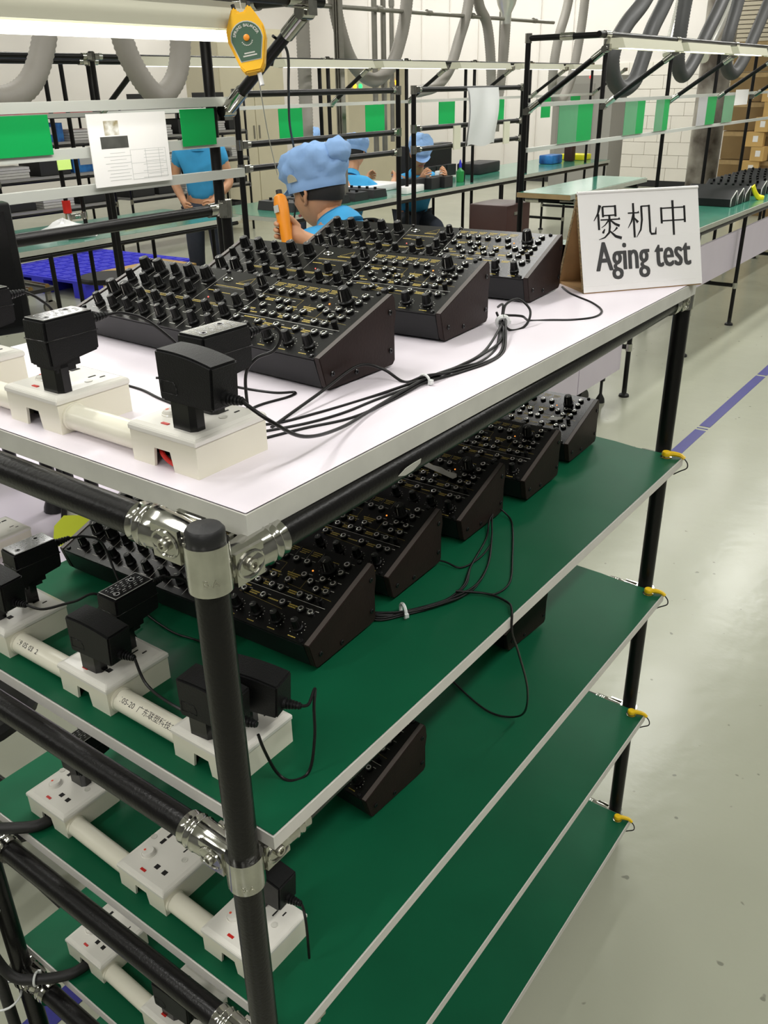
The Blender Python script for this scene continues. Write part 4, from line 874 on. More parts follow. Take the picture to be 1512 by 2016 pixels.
def hose(label, pts, r, m='hose', k=10):
    P = spline(pts, k); out = []; rs = []
    L = sum((P[i+1]-P[i]).length for i in range(len(P)-1)); step = max(0.022, L/170)
    # resample for the corrugation rings
    acc = 0; i = 0; res = [P[0]]
    for i in range(len(P)-1):
        seg = (P[i+1]-P[i]).length; d0 = 0
        while acc+seg-d0 >= step/2:
            d0 += step/2-acc; acc = 0; res.append(P[i].lerp(P[i+1], min(1, d0/seg)))
        acc += seg-d0
    rs = [r*(1.0 if j % 2 else 0.925) for j in range(len(res))]
    mb = MB(); mb.tube(res, rs, 14); return tag(mb.build('extraction_hose', m, weld=False), label, 'hose')
def hang(name, label, cat, x, y0, y1, z0, z1, m, th=0.002, rz=0, group=None):
    mb = MB(); mb.box((0, (y1-y0)/2, (z1-z0)/2), (th, y1-y0, z1-z0)); return tag(mb.build(name, m, loc=(x, y0, z0), rot=(0, 0, rz)), label, cat, group)
# ------------------------------------------------------------------ right bench row (A)
bench('long green topped bench at the right beside the aisle, carrying dark instruments', -1.90, -1.25, 4.95, 10.4, -0.49, (5.19, 6.17, 7.6, 9.0, 10.3))
bench('green topped bench half hidden behind the white top, above lavender cabinet', -1.90, -1.25, 2.34, 4.32, -0.49, (2.39, 4.22))
t = thing('base_cabinet', 'lavender base cabinet with two panels and levelling feet, behind the rack', 'cabinet', (-1.60, 3.30, FZ))
m = MB(); m.box((0, 0, 0.49), (0.60, 1.72, 0.64)); m.build('carcass', 'lav', t)
for y0, y1 in ((-0.86, 0.308), (0.312, 0.86)): m = MB(); m.box((0.307, (y0+y1)/2, 0.49), (0.014, y1-y0-0.006, 0.636)); m.build('door', 'lav', t)
for (x, y) in ((0.26, 0.75), (0.26, -0.7), (-0.26, 0.75), (-0.26, -0.7)):
    m = MB(); m.lathe([(0.026, 0), (0.024, 0.02), (0.008, 0.05), (0.008, 0.12), (0.018, 0.125), (0.018, 0.17)], 12, X=Matrix.Translation((x, y, 0))); m.build('levelling_foot', 'blackcap', t)
m = MB(); m.cyl((0.21, 0.55, 0.065), (0.25, 0.55, 0.065), 0.06, 18); m.build('castor_wheel', 'blackcap', t)
t = thing('modesty_panel', 'lavender panel below the long green bench on the right', 'panel', (-1.315, 7.7, FZ+0.40))
m = MB(); m.box((0, 0, 0.13), (0.018, 4.9, 0.26)); m.build('board', 'lav', t)
# ------------------------------------------------------------------ frames
YR = [4.09, 5.06, 6.16, 7.19, 8.2, 9.3]
bars = []
for a, b in zip(YR[:-1], YR[1:]): bars += [(a, b, 0.205, 'alu'), (a, b, -0.013, 'alu')]
frame_thing('overhead_rack', 'black pipe frame with two long aluminium bars over the right bench', -1.92, YR, FZ, 0.50, bars, struts=[(y, 0.18, 0.42, 0.45) for y in YR], rail=(0.42, 4.0, 9.6, 0.512))
for i, (y0, y1, lab) in enumerate(((4.10, 4.92, 'nearest lit strip lamp over the right bench'), (5.02, 5.80, 'second lit strip lamp over the right bench'), (5.95, 6.62, 'third lit strip lamp over the right bench'), (6.9, 7.8, 'fourth lit strip lamp over right bench, at picture edge'))):
    strip_lamp(lab, (-1.46, (y0+y1)/2, 0.452), y1-y0, lit=True)  # switched on: hidden tubes glow and an area light shines below each
# shelf carried by the frame
t = thing('frame_shelf', 'green matted shelf with raw board front fixed to the frame by the sign', 'shelf', (-1.74, 4.53, -0.215))
m = MB(); m.box((0, 0, -0.012), (0.31, 1.06, 0.022)); m.build('board', 'benchedge', t)
m = MB(); m.box((0, 0, 0.0004), (0.30, 1.05, 0.0012)); m.build('shelf_mat', 'greentop', t)
m = MB(); m.box((0, -0.532, -0.012), (0.31, 0.004, 0.024)); m.build('raw_edge', 'wood', t)
for y in (-0.45, 0.45): m = MB(); pipe(m, (-0.15, y, -0.040), (0.13, y, -0.040)); m.build('bracket_pipe', 'pipe', t)
for x in (-0.10, 0.105): m = MB(); m.cyl((x-0.04, -0.45, -0.04), (x+0.04, -0.45, -0.04), PR+0.003, 12); m.build('connector', 'chrome', t)
# green cards between the two bars of the right frame
for (y0, y1, m_, lab) in ((4.42, 4.66, 'palecard', 'pale green card in a sleeve, left of the nearest right frame bay'), (4.66, 4.86, 'greencard', 'green card right of the pale sleeve in nearest right frame bay'),
                          (5.35, 5.55, 'palecard', 'pale sleeved green card in the second right frame bay'), (5.55, 5.68, 'greencard', 'narrow green card in the second right frame bay'), (5.88, 6.03, 'palecard', 'pale sleeved green card near the third frame post'), (6.03, 6.13, 'greencard', 'green card against the third frame post on the right'),
                          (6.74, 6.94, 'sleeve', 'empty clear sleeve on the right frame before the silver column'), (6.94, 7.16, 'greencard', 'bright green card before the silver wrapped column'), (7.35, 7.62, 'palecard', 'greyish green card before the stacked cartons')):
    hang('green_card' if 'green' in lab else 'card_sleeve', lab, 'card', -1.885, y0, y1, 0.0, 0.195, m_)
hang('paper_note', 'small white paper hung before the stacked cartons on right frame', 'paper', -1.882, 7.62, 7.98, 0.12, 0.235, 'paper')
# mid frame
frame_thing('rack_frame', 'black pipe frame with three cross pipes behind the seated worker', -2.6, [2.66, 3.90], FZ, 0.30, [(2.66, 3.90, 0.285, 'p'), (2.66, 3.90, 0.077, 'p'), (2.66, 3.90, -0.026, 'p')])
frame_thing('rack_frame', 'black pipe frame with three cross pipes and a hanging white bag', -2.6, [4.05, 5.33], FZ, 0.30, [(4.05, 5.33, 0.286, 'p'), (4.05, 5.33, 0.086, 'p'), (4.05, 5.33, -0.023, 'p')])
mb = MB(); n = 10
vs = []; 
for j in range(n+1):
    for i in range(n+1):
        u, v = i/n, j/n; vs.append((0.012*math.sin(7*u+3*v)+0.018*math.sin(math.pi*u)*math.sin(math.pi*v)*1.2, u*0.345+0.01*math.sin(5*v), -v*0.325+0.008*math.sin(9*u)*v))
fs = [(j*(n+1)+i, j*(n+1)+i+1, (j+1)*(n+1)+i+1, (j+1)*(n+1)+i) for j in range(n) for i in range(n)]
o = len(vs); mb.add(vs+[(x-0.012, y, z) for x, y, z in vs], fs+[tuple(o+k for k in f[::-1]) for f in fs], 0, True)
tag(mb.build('plastic_bag', 'bag', loc=(-2.575, 4.60, 0.29)), 'white plastic bag hanging from the middle frame pipe', 'bag')
for (y, lab) in ((4.44, 'left pale plastic clip plate on the middle frame pipes'), (5.05, 'right pale plastic clip plate on the middle frame pipes')):
    hang('clip_plate', lab, 'plate', -2.578, y, y+0.075, -0.045, 0.088, 'lamphouse', 0.008)
# back row (bench, frame, rail, cards)
YB = [1.55, 2.91, 4.88, 5.84, 6.87, 7.9, 9.3]
bars = []
for a, b in zip(YB[:-1], YB[1:]): bars += [(a, b, 0.197, 'alu'), (a, b, 0.475, 'p')]
frame_thing('rear_frame', 'long black pipe frame of the rear bench row with aluminium bar', -3.9, YB, FZ, 0.50, bars, struts=[(y, 0.20, 0.36, 0.42) for y in YB])
frame_thing('rear_frame', 'second black pipe post row close behind the rear bench frame', -4.02, [1.6, 2.97, 4.93, 5.89, 6.92], FZ, 0.49, [(1.6, 2.97, 0.455, 'p'), (2.97, 4.93, 0.455, 'p'), (4.93, 5.89, 0.455, 'p'), (5.89, 6.92, 0.455, 'p')])
for (y0, y1, lab) in ((4.31, 4.55, 'green card left of the aluminium profile post, rear row'), (5.26, 5.50, 'green card above the seated worker\'s cap, rear row'), (6.26, 6.51, 'green card above the worker bent over black boxes'), (7.12, 7.36, 'green card half covered by the hanging white bag'), (8.1, 8.3, 'small green card far behind the nearest right frame post'), (8.75, 8.98, 'last green card of the rear row, near the grey door')):
    hang('green_card', lab, 'card', -3.87, y0, y1, 0.003, 0.185, 'greencard')
bench('rear green topped bench where the workers sit', -4.62, -3.82, 4.2, 9.8, -0.49, (4.3, 5.84, 7.3, 8.7, 9.7))
for (y0, y1, lab) in ((4.0, 4.9, 'lit strip lamp left on the rear bench row'), (5.0, 5.8, 'lit strip lamp above the seated middle worker'), (6.0, 6.8, 'lit strip lamp above the worker bent over boxes'), (7.0, 7.8, 'lit strip lamp on the rear row behind right frame'), (8.0, 8.9, 'farthest lit strip lamp on the rear row'), (2.9, 3.8, 'lit strip lamp behind the yellow spring balancer')):
    strip_lamp(lab, (-3.55, (y0+y1)/2, 0.42), y1-y0)
# left benches
bench('left green topped bench with yellow board and white bag on it', -4.95, -4.14, 1.9, 4.15, -0.49, (2.62, 4.0))
frame_thing('left_post_frame', 'pair of black posts on the left bench with red tape', -4.55, [3.05, 3.17], FZ, 0.47, [(3.05, 3.17, -0.40, 'p')])
# bars nearest the camera at left
frame_thing('display_frame', 'near left frame of three aluminium bars holding the white instruction sheet', -1.35, [0.10, 1.325], FZ, 0.44, [(0.1, 1.375, 0.276, 'alu'), (0.1, 1.375, 0.182, 'alu'), (0.1, 1.40, 0.104, 'alu')], struts=[(1.36, 0.255, 0.30, 0.46)], rail=(0.30, 0.1, 1.42, 0.484))
frame_thing('hand_rail', 'short black rail on a post below the aluminium bars, left', -1.305, [0.1, 1.30], FZ, 0.03, [(0.1, 1.30, 0.024, 'p')])
strip_lamp('bright lit strip lamp at the top left behind spring balancer', (-1.11, 0.70, 0.418), 1.00, w=0.13, h=0.052, drop=-0.010, power=2.6)
hang('green_card', 'large green card at the left picture edge', 'card', -1.318, 0.62, 0.823, 0.184, 0.262, 'greencard')
hang('green_card', 'green card hiding the standing man\'s head', 'card', -1.318, 1.19, 1.302, 0.179, 0.262, 'greencard')
hang('lime_note', 'small lime sticky note under the second aluminium bar, left', 'note', -1.318, 0.828, 0.862, 0.152, 0.172, 'lime')
t = thing('instruction_sheet', 'white instruction sheet with small photo and tables between the left bars', 'sheet', (-1.312, 0.915, 0.108))
m = MB(); m.box((0, 0.111, 0.076), (0.003, 0.222, 0.152)); m.build('sheet', 'paper', t)
MT['photo'] = mat('printed_photo', (150, 136, 96), 0.4, noise=0.6, nscale=40, dark=(230, 230, 225)); MT['photodark'] = mat('printed_dark_photo', (84, 84, 80), 0.4, noise=0.3, nscale=30); MT['faint'] = mat('faint_print', (186, 188, 184), 0.5)
m = MB(); m.box((0.0017, 0.062, 0.122), (0.0004, 0.040, 0.030)); m.build('photo_print', 'photo', t)
m = MB(); m.box((0.0017, 0.066, 0.092), (0.0004, 0.076, 0.025)); m.build('dark_print', 'photodark', t)
m = MB()
for r in range(9):
    for c in range(2):
        if r < 9: m.box((0.0017, 0.030+c*0.105+0.040, 0.012+r*0.0072), (0.0003, 0.06+0.02*math.sin(r*3+c), 0.0009))
for z in (0.010, 0.022, 0.045, 0.074): m.box((0.0017, 0.158, z), (0.0003, 0.105, 0.0007))
for y in (0.106, 0.150, 0.190, 0.210): m.box((0.0017, y, 0.042), (0.0003, 0.0007, 0.064))
m.build('printed_lines', 'faint', t)
# ------------------------------------------------------------------ spring balancer and driver
t = thing('spring_balancer', 'yellow spring balancer with dark green dial plate, hung from the top rail', 'balancer', (-1.000, 1.118, 0.382), 0)
vx = Vector((0.80, 0.598, 0)); vn = Vector((0.598*0.93, -0.80*0.93, 0.25)).normalized(); vy = vn.cross(vx)
XB = Matrix((vx, vy, vn)).transposed().to_4x4() @ Matrix.Rotation(R(10), 4, 'Z') @ Matrix.Scale(0.86, 4)
body = [(-0.020, -0.060), (0.020, -0.060), (0.030, -0.045), (0.047, 0.015), (0.046, 0.040), (0.034, 0.065), (0.022, 0.088), (0.012, 0.088), (0.009, 0.076), (-0.009, 0.076), (-0.012, 0.088), (-0.022, 0.088), (-0.034, 0.065), (-0.046, 0.040), (-0.047, 0.015), (-0.030, -0.045)]
m = MB(); m.prism(body, 0.034, X=XB @ Matrix.Translation((0, 0, -0.017))); m.build('body', 'balyellow', t, bevel=0.003)
pl = [(-0.024, -0.034), (0.024, -0.034), (0.037, 0.012)]+[(0.037*math.cos(q), 0.016+0.036*math.sin(q)) for q in [math.pi*k/12 for k in range(0, 13)]]+[(-0.037, 0.012)]
m = MB(); m.prism([(a*1.06, b*1.05) for a, b in pl], 0.0006, X=XB @ Matrix.Translation((0, 0, 0.0172))); m.build('plate_rim', 'lightgrey', t)
m = MB(); m.prism(pl, 0.0008, X=XB @ Matrix.Translation((0, 0, 0.0176))); m.build('dial_plate', 'balgreen', t)
m = MB()
for i, ch in enumerate('SPRING BALANCER'):
    if ch == ' ': continue
    q = math.pi*(0.90-0.80*i/14); tm = text_mesh(ch, 0.0095, 0.0001, 0.0002); Xc = XB @ Matrix.Translation((0.0295*math.cos(q), 0.015+0.029*math.sin(q), 0.0188)) @ Matrix.Rotation(q-math.pi/2, 4, 'Z'); m.add([Xc @ Vector(v) for v in tm.v], tm.f)
for k, w in ((0, 0.026), (1, 0.034)): m.box((0, -0.018-k*0.006, 0.0187), (w, 0.003, 0.0003), X=XB)
for k in range(9): q = R(200+k*17.5); m.box((0.013*math.cos(q), 0.012+0.013*math.sin(q), 0.0187), (0.003, 0.002, 0.0003), X=XB)
m.build('dial_lettering', 'white', t, weld=False)
m = MB(); m.lathe([(0.0075, 0.018), (0.0075, 0.021), (0.005, 0.0225), (0.0001, 0.0225)], 16, X=XB @ Matrix.Translation((0, 0.016, 0))); m.build('dial_knob', 'orange', t)
for s in (-1, 1): m = MB(); m.cyl((s*0.017, 0.086, 0), (s*0.019, 0.100, 0), 0.005, 10, X=XB); m.build('rubber_stop', 'blackcap', t)
m = MB(); m.tube([XB @ Vector((0, 0.078, 0)), XB @ Vector((0.001, 0.13, 0.0)), (-0.010, 0.02, 0.092), (-0.048, 0.03, 0.106)], 0.0014, 6); m.build('hanging_wire', 'cablegrey', t)
m = MB(); m.cyl((0.012, -0.062, 0.0), (0.013, -0.090, 0.0), 0.0055, 10, X=XB); m.build('cord_stop', 'bag', t)
hd = Vector((-1.555, 1.775, 0.03)); bp0 = Vector((-1.000, 1.118, 0.382))
m = MB(); m.tube(spline([XB @ Vector((0.008, -0.060, 0)), (hd-bp0)*0.55+Vector((0, 0, 0.012)), hd-bp0+Vector((0, 0, 0.03))]), 0.0014, 6); m.build('pull_cord', 'cablegrey', t)
cord('tool_cable', 'black cable curving down from the slanted strut behind the blue cap', [(-1.14, 1.345, 0.415), (-1.165, 1.42, 0.385), (-1.33, 1.60, 0.30), (-1.54, 1.83, 0.205), (-1.75, 2.08, 0.105), (-1.90, 2.26, 0.02), (-1.98, 2.30, -0.2), (-1.90, 2.1, -0.48)], 0.0036, 'thickcable', 'cable')
tl = thing('torque_driver', 'orange electric screwdriver held upright by the seated worker', 'tool', (-1.50, 1.745, -0.16))
dv = Vector((-0.055, 0.03, 0.18)); XD = frame(Vector((0, 0, 0)), dv)
m = MB(); m.lathe([(0.010, -0.02), (0.016, 0.0), (0.018, 0.03), (0.019, 0.07), (0.022, 0.10), (0.023, 0.145), (0.019, 0.165), (0.010, 0.172)], 18, X=XD); m.build('handle', 'orange', tl)
m = MB(); m.tube([XD @ Vector((0.0, 0.012, 0.03)), XD @ Vector((0.0, 0.028, 0.09))], 0.008, 8); m.build('lever', 'orange', tl)
m = MB(); m.cyl(XD @ Vector((0, 0, 0.17)), XD @ Vector((0, 0, 0.185)), 0.010, 12); m.build('hanger_ring', 'blackcap', tl)
m = MB(); m.box((0.0, -0.026, 0.125), (0.018, 0.003, 0.022), X=XD); m.build('sticker', 'lightgrey', tl)
m = MB(); m.cyl(XD @ Vector((0, 0, -0.02)), XD @ Vector((0, 0, -0.09)), 0.006, 10); m.build('bit', 'chrome', tl)
# ------------------------------------------------------------------ people
def skin_geo(nodes, edges, root, sub=2):
    me = bpy.data.meshes.new('sk'); me.from_pydata([n[0] for n in nodes], edges, [])
    o = bpy.data.objects.new('sk', me); COL.objects.link(o)
    md = o.modifiers.new('skin', 'SKIN'); md.use_smooth_shade = True
    for i, n in enumerate(nodes):
        sv = me.skin_vertices[0].data[i]; sv.radius = (n[1], n[2] if len(n) > 2 else n[1]); sv.use_root = (i == root)
    s = o.modifiers.new('sub', 'SUBSURF'); s.levels = sub; s.render_levels = sub
    dg = bpy.context.evaluated_depsgraph_get(); dg.update()
    m2 = bpy.data.meshes.new_from_object(o.evaluated_get(dg))
    vs = [v.co.copy() for v in m2.vertices]; fs = [list(p.vertices) for p in m2.polygons]
    bpy.data.objects.remove(o); bpy.data.meshes.remove(me); bpy.data.meshes.remove(m2)
    return vs, fs
def head_axes(f, tilt):
    f = Vector(f).normalized(); l = Vector((0, 0, 1)).cross(f).normalized()
    X = Matrix((f, l, Vector((0, 0, 1)))).transposed().to_4x4()
    return X @ Matrix.Rotation(tilt, 4, 'Y')
def add_head(mb, H, X):
    X = Matrix.Translation(H) @ X
    n, m = 28, 20; vs = []
    for j in range(m+1):
        th = math.pi*j/m; cz = math.cos(th)
        for i in range(n):
            ph = 2*math.pi*i/n; cx, cy = math.cos(ph), math.sin(ph); s = math.sin(th)
            low = max(0, -cz)
            x = s*cx*(0.092 if cx > 0 else 0.098)*(1-0.10*low); y = s*cy*0.076*(1-0.28*low**1.5); z = cz*0.118
            if cx > 0: x += 0.010*low*s; x -= 0.008*math.exp(-((z-0.015)/0.02)**2)*s*cx
            if cx > 0.80: x += 0.022*math.exp(-((z+0.018)/0.020)**2)*max(0, (cx-0.80)/0.20)**1.5      # nose
            if cx < 0: x *= 1-0.25*low
            vs.append((x, y, z))
    fs = [(j*n+i, j*n+(i+1) % n, (j+1)*n+(i+1) % n, (j+1)*n+i) for j in range(m) for i in range(n)]
    mb.add(vs, fs, 0, True, X)
    for sgn in (1, -1):
        e = [(-0.004+0.020*math.cos(q)*(1.0 if math.sin(q) > 0 else 0.7), sgn*(0.074+0.009*(-math.cos(q))), 0.002+0.032*math.sin(q)) for q in [2*math.pi*k/16 for k in range(17)]]
        mb.tube(e, 0.0055, 8, 0, False, X); mb.lathe([(0.017, -0.003), (0.018, 0.0), (0.001, 0.003)], 12, 0, X=X @ Matrix.Translation((-0.004, sgn*0.075, 0.004)) @ Matrix.Rotation(-sgn*R(80), 4, 'X') @ Matrix.Scale(1.5, 4, (0, 1, 0)))
        mb.lathe([(0.0001, -0.011), (0.008, -0.008), (0.011, 0), (0.008, 0.008), (0.0001, 0.011)], 12, 2, X=X @ Matrix.Translation((0.076, sgn*0.030, 0.014)))
        mb.lathe([(0.0001, -0.005), (0.005, -0.003), (0.005, 0.003), (0.0001, 0.005)], 10, 1, X=X @ Matrix.Translation((0.0845, sgn*0.029, 0.014)))
        mb.tube([X @ Vector((0.082, sgn*0.014, 0.036)), X @ Vector((0.084, sgn*0.030, 0.040)), X @ Vector((0.070, sgn*0.050, 0.034))], 0.0035, 6, 1)
    mb.tube([X @ Vector((0.086, -0.022, -0.060)), X @ Vector((0.095, 0, -0.058)), X @ Vector((0.086, 0.022, -0.060))], 0.0055, 8, 3)
def hair_cap(H, X, z0=-0.055):
    X = Matrix.Translation(H) @ X; mb = MB(); n, m = 28, 14; vs = []
    for j in range(m+1):
        for i in range(n):
            ph = 2*math.pi*i/n; cx, cy = math.cos(ph), math.sin(ph)
            zb = z0*(0.75+0.25*math.cos(2*ph)) if cx < -0.1 else (0.055 if cx > 0.45 else z0*0.6+0.09*(cx+0.1)/0.55)
            th = math.acos(max(-1, min(1, (zb/0.125))))*j/m
            s = math.sin(th); zz = math.cos(th); lw = 1-0.22*max(0, -zz); vs.append((s*cx*0.103*lw, s*cy*0.080*lw, zz*0.125))
    fs = [(j*n+i, j*n+(i+1) % n, (j+1)*n+(i+1) % n, (j+1)*n+i) for j in range(m) for i in range(n)]
    return mb.add(vs, fs, 0, True, X)
from mathutils import noise as mnoise
def cloth_cap(H, X, puff=0.02, bun=0.0):
    X = Matrix.Translation(H) @ X; mb = MB(); n = 72
    prof = [(0.985, 0.012), (1.00, 0.015), (1.02, 0.028), (1.025, 0.040), (1.03, 0.044), (1.07, 0.052), (1.13, 0.064), (1.18, 0.078), (1.20, 0.092), (1.19, 0.106), (1.15, 0.120), (1.08, 0.132), (0.96, 0.142), (0.78, 0.149), (0.55, 0.154), (0.30, 0.157), (0.02, 0.158)]
    vs = []
    for j, (k, z) in enumerate(prof):
        for i in range(n):
            ph = 2*math.pi*i/n; cx, cy = math.cos(ph), math.sin(ph); x, y = cx*0.108*k, cy*0.090*k
            a = min(1, max(0, (j-3)/4))
            d = a*(0.010*mnoise.noise(Vector((x*22, y*22, z*34)))+0.007*mnoise.noise(Vector((x*55+3, y*55, z*70))))
            fold = a*0.006*(1-abs(math.sin(4.5*ph+z*30)))**3*(z < 0.13)
            vs.append((x+cx*(d-fold), y+cy*(d-fold), z+d*0.9*(j > 7)-0.010*max(0, cx)*a))
    fs = [(j*n+i, j*n+(i+1) % n, (j+1)*n+(i+1) % n, (j+1)*n+i) for j in range(len(prof)-1) for i in range(n)]
    mb.add(vs, fs, 0, True, X)
    if bun:
        vs = []; m_ = 12; k_ = 20
        for j in range(m_+1):
            for i in range(k_):
                th = math.pi*j/m_; ph = 2*math.pi*i/k_; q = Vector((math.sin(th)*math.cos(ph), math.sin(th)*math.sin(ph), math.cos(th)))
                q = q*(1+0.22*mnoise.noise(q*2.2)); vs.append((-0.112+q.x*0.036, -0.012+q.y*0.052, 0.118+q.z*0.042))
        mb.add(vs, [(j*k_+i, j*k_+(i+1) % k_, (j+1)*k_+(i+1) % k_, (j+1)*k_+i) for j in range(m_) for i in range(k_)], 0, True, X)
    # peak
    vs = []
    for j in range(4):
        for i in range(13):
            ph = R(-52+104*i/12); r = 0.108+0.014*j*math.cos(ph*1.2)
            vs.append((r*math.cos(ph), 0.092*math.sin(ph)*(1+0.03*j), 0.030-0.006*j*math.cos(ph)))
    fs = [(j*13+i, j*13+i+1, (j+1)*13+i+1, (j+1)*13+i) for j in range(3) for i in range(12)]
    mb.add(vs, fs, 0, True, X)
    return mb
HAND = [(0.045, 0.030), (0.050, 0.010), (0.050, -0.010), (0.045, -0.028)]
def person(label, J, f, tilt=0.0, cap=True, s=1.0, seat=None, grip=None, bun=0.0, hair0=-0.055, wide=False):
    org = Vector((J['pelvis'][0], J['pelvis'][1], FZ))
    t = thing('person', label, 'person', org)
    L = {k: Vector(v)-org for k, v in J.items()}
    H = L['head']; HX = head_axes(f, tilt)
    nodes = []; idx = {}; edges = []
    def nd(k, p, r, r2=None): idx[k] = len(nodes); nodes.append((Vector(p), r*s, (r2 or r)*s)); return idx[k]
    def ed(*ks):
        for a, b in zip(ks[:-1], ks[1:]): edges.append((idx[a], idx[b]))
    nd('pelvis', L['pelvis'], 0.125, 0.10); nd('waist', L['pelvis'].lerp(L['chest'], 0.45), 0.115, 0.09); nd('chest', L['chest'], 0.125, 0.095)
    nd('neck', L['neck'], 0.052); nd('skull', H-Vector((0, 0, 0.03)), 0.055)
    ed('pelvis', 'waist', 'chest', 'neck', 'skull')
    for sd in 'LR':
        nd('sh'+sd, L['sh'+sd], 0.055); nd('el'+sd, L['el'+sd], 0.040); nd('fa'+sd, L['el'+sd].lerp(L['ha'+sd], 0.35), 0.040); nd('wr'+sd, L['el'+sd].lerp(L['ha'+sd], 0.90), 0.027)
        ed('chest', 'sh'+sd, 'el'+sd, 'fa'+sd, 'wr'+sd)
        w = L['ha'+sd]; d = (w-L['el'+sd]).normalized()
        side = (Vector(grip[sd]) if grip and sd in grip else Vector((0, 0, 1))); side = (side-d*side.dot(d)).normalized(); pn = d.cross(side)*(1 if sd == 'L' else -1)
        nd('pa'+sd, w+d*0.030, 0.026, 0.020); ed('wr'+sd, 'pa'+sd)
        for k in range(4):
            b = w+d*(0.062-0.004*abs(k-1))+side*(0.027-0.018*k)
            l = (0.030, 0.034, 0.032, 0.025)[k]
            c1 = b+d*l*0.75+pn*l*0.65; c2 = c1+pn*l*0.75-d*l*0.35
            nd('f%d0%s' % (k, sd), b, 0.0095); nd('f%d1%s' % (k, sd), c1, 0.0088); nd('f%d2%s' % (k, sd), c2, 0.0075)
            ed('pa'+sd, 'f%d0%s' % (k, sd), 'f%d1%s' % (k, sd), 'f%d2%s' % (k, sd))
        b = w+d*0.022+side*0.030
        nd('t0'+sd, b, 0.0120); nd('t1'+sd, b+d*0.030+side*0.014+pn*0.012, 0.0100); nd('t2'+sd, b+d*0.052+side*0.012+pn*0.028, 0.0085); ed('pa'+sd, 't0'+sd, 't1'+sd, 't2'+sd)
        nd('hip'+sd, L['hip'+sd], 0.085); nd('kn'+sd, L['kn'+sd], 0.060); nd('ca'+sd, L['kn'+sd].lerp(L['an'+sd], 0.35), 0.055); nd('an'+sd, L['an'+sd], 0.036); nd('to'+sd, L['to'+sd], 0.034, 0.028)
        ed('pelvis', 'hip'+sd, 'kn'+sd, 'ca'+sd, 'an'+sd, 'to'+sd)
    mb = MB(); vs, fs = skin_geo(nodes, edges, 0, 1); mb.add(vs, fs, 0, True)
    add_head(mb, H, HX)
    mb.build('body', ['skin', 'hair', 'eye', 'lip'], t, weld=False)
    def garment(keys, chains, grow, name, m):
        nn = []; ii = {}; ee = []
        for k in keys: p = nodes[idx[k[0]]]; ii[k[0]] = len(nn); q = p[0] if len(k) < 3 else p[0].lerp(nodes[idx[k[1]]][0], k[2]); nn.append((q, p[1]+grow, p[2]+grow))
        for ch in chains:
            for a, b in zip(ch[:-1], ch[1:]): ee.append((ii[a], ii[b]))
        g = MB(); vs, fs = skin_geo(nn, ee, 0, 2); g.add(vs, fs, 0, True); return g.build(name, m, t, weld=False)
    sh = garment([('pelvis',), ('waist',), ('chest',), ('neck', 'chest', 0.40), ('shL',), ('elL', 'shL', 0.45), ('shR',), ('elR', 'shR', 0.45)], [('pelvis', 'waist', 'chest', 'neck'), ('chest', 'shL', 'elL'), ('chest', 'shR', 'elR')], 0.032 if wide else 0.018, 'shirt', 'shirt')
    nk = nodes[idx['neck']][0]; ch = nodes[idx['chest']][0]; ax = (nk-ch).normalized(); c0 = ch.lerp(nk, 0.72)
    cl = MB(); Xc = frame(c0, ax, f); cl.lathe([(0.088, -0.012), (0.082, 0.010), (0.068, 0.034), (0.060, 0.046), (0.064, 0.040), (0.074, 0.014), (0.080, -0.012)], 24, X=Xc); cl.build('collar', 'shirt', t)
    garment([('pelvis',), ('hipL',), ('knL',), ('caL',), ('anL',), ('hipR',), ('knR',), ('caR',), ('anR',)], [('pelvis', 'hipL', 'knL', 'caL', 'anL'), ('pelvis', 'hipR', 'knR', 'caR', 'anR')], 0.014, 'trousers', 'jeans')
    sb = MB()
    for sd in 'LR':
        a = L['an'+sd]; b = L['to'+sd]; d = (b-a); d.z = 0; d.normalize(); c = a.lerp(b, 0.45); c.z = 0.045
        o = MB(); o.rbox((0, 0, 0), (0.26, 0.095, 0.075), 0.025, X=frame(Vector((c.x, c.y, 0.041)), (0, 0, 1), d)); o.build('shoe', 'blackcap', t)
    hair_cap(H, HX, hair0).build('hair', 'hair', t, weld=False)
    if cap:
        c = cloth_cap(H, HX, bun=bun).build('cap', 'capblue', t, weld=False)
        v = MB(); v.prism([(0.020*math.cos(q), -0.026*math.sin(q)) for q in [math.pi*k/10 for k in range(11)]], 0.002, X=Matrix.Translation(H) @ HX @ frame(Vector((0.012, 0.0965, 0.046)), (-0.08, 1, -0.38), (1, 0, 0))); v.build('cap_vent', 'mesh', c)
    return t
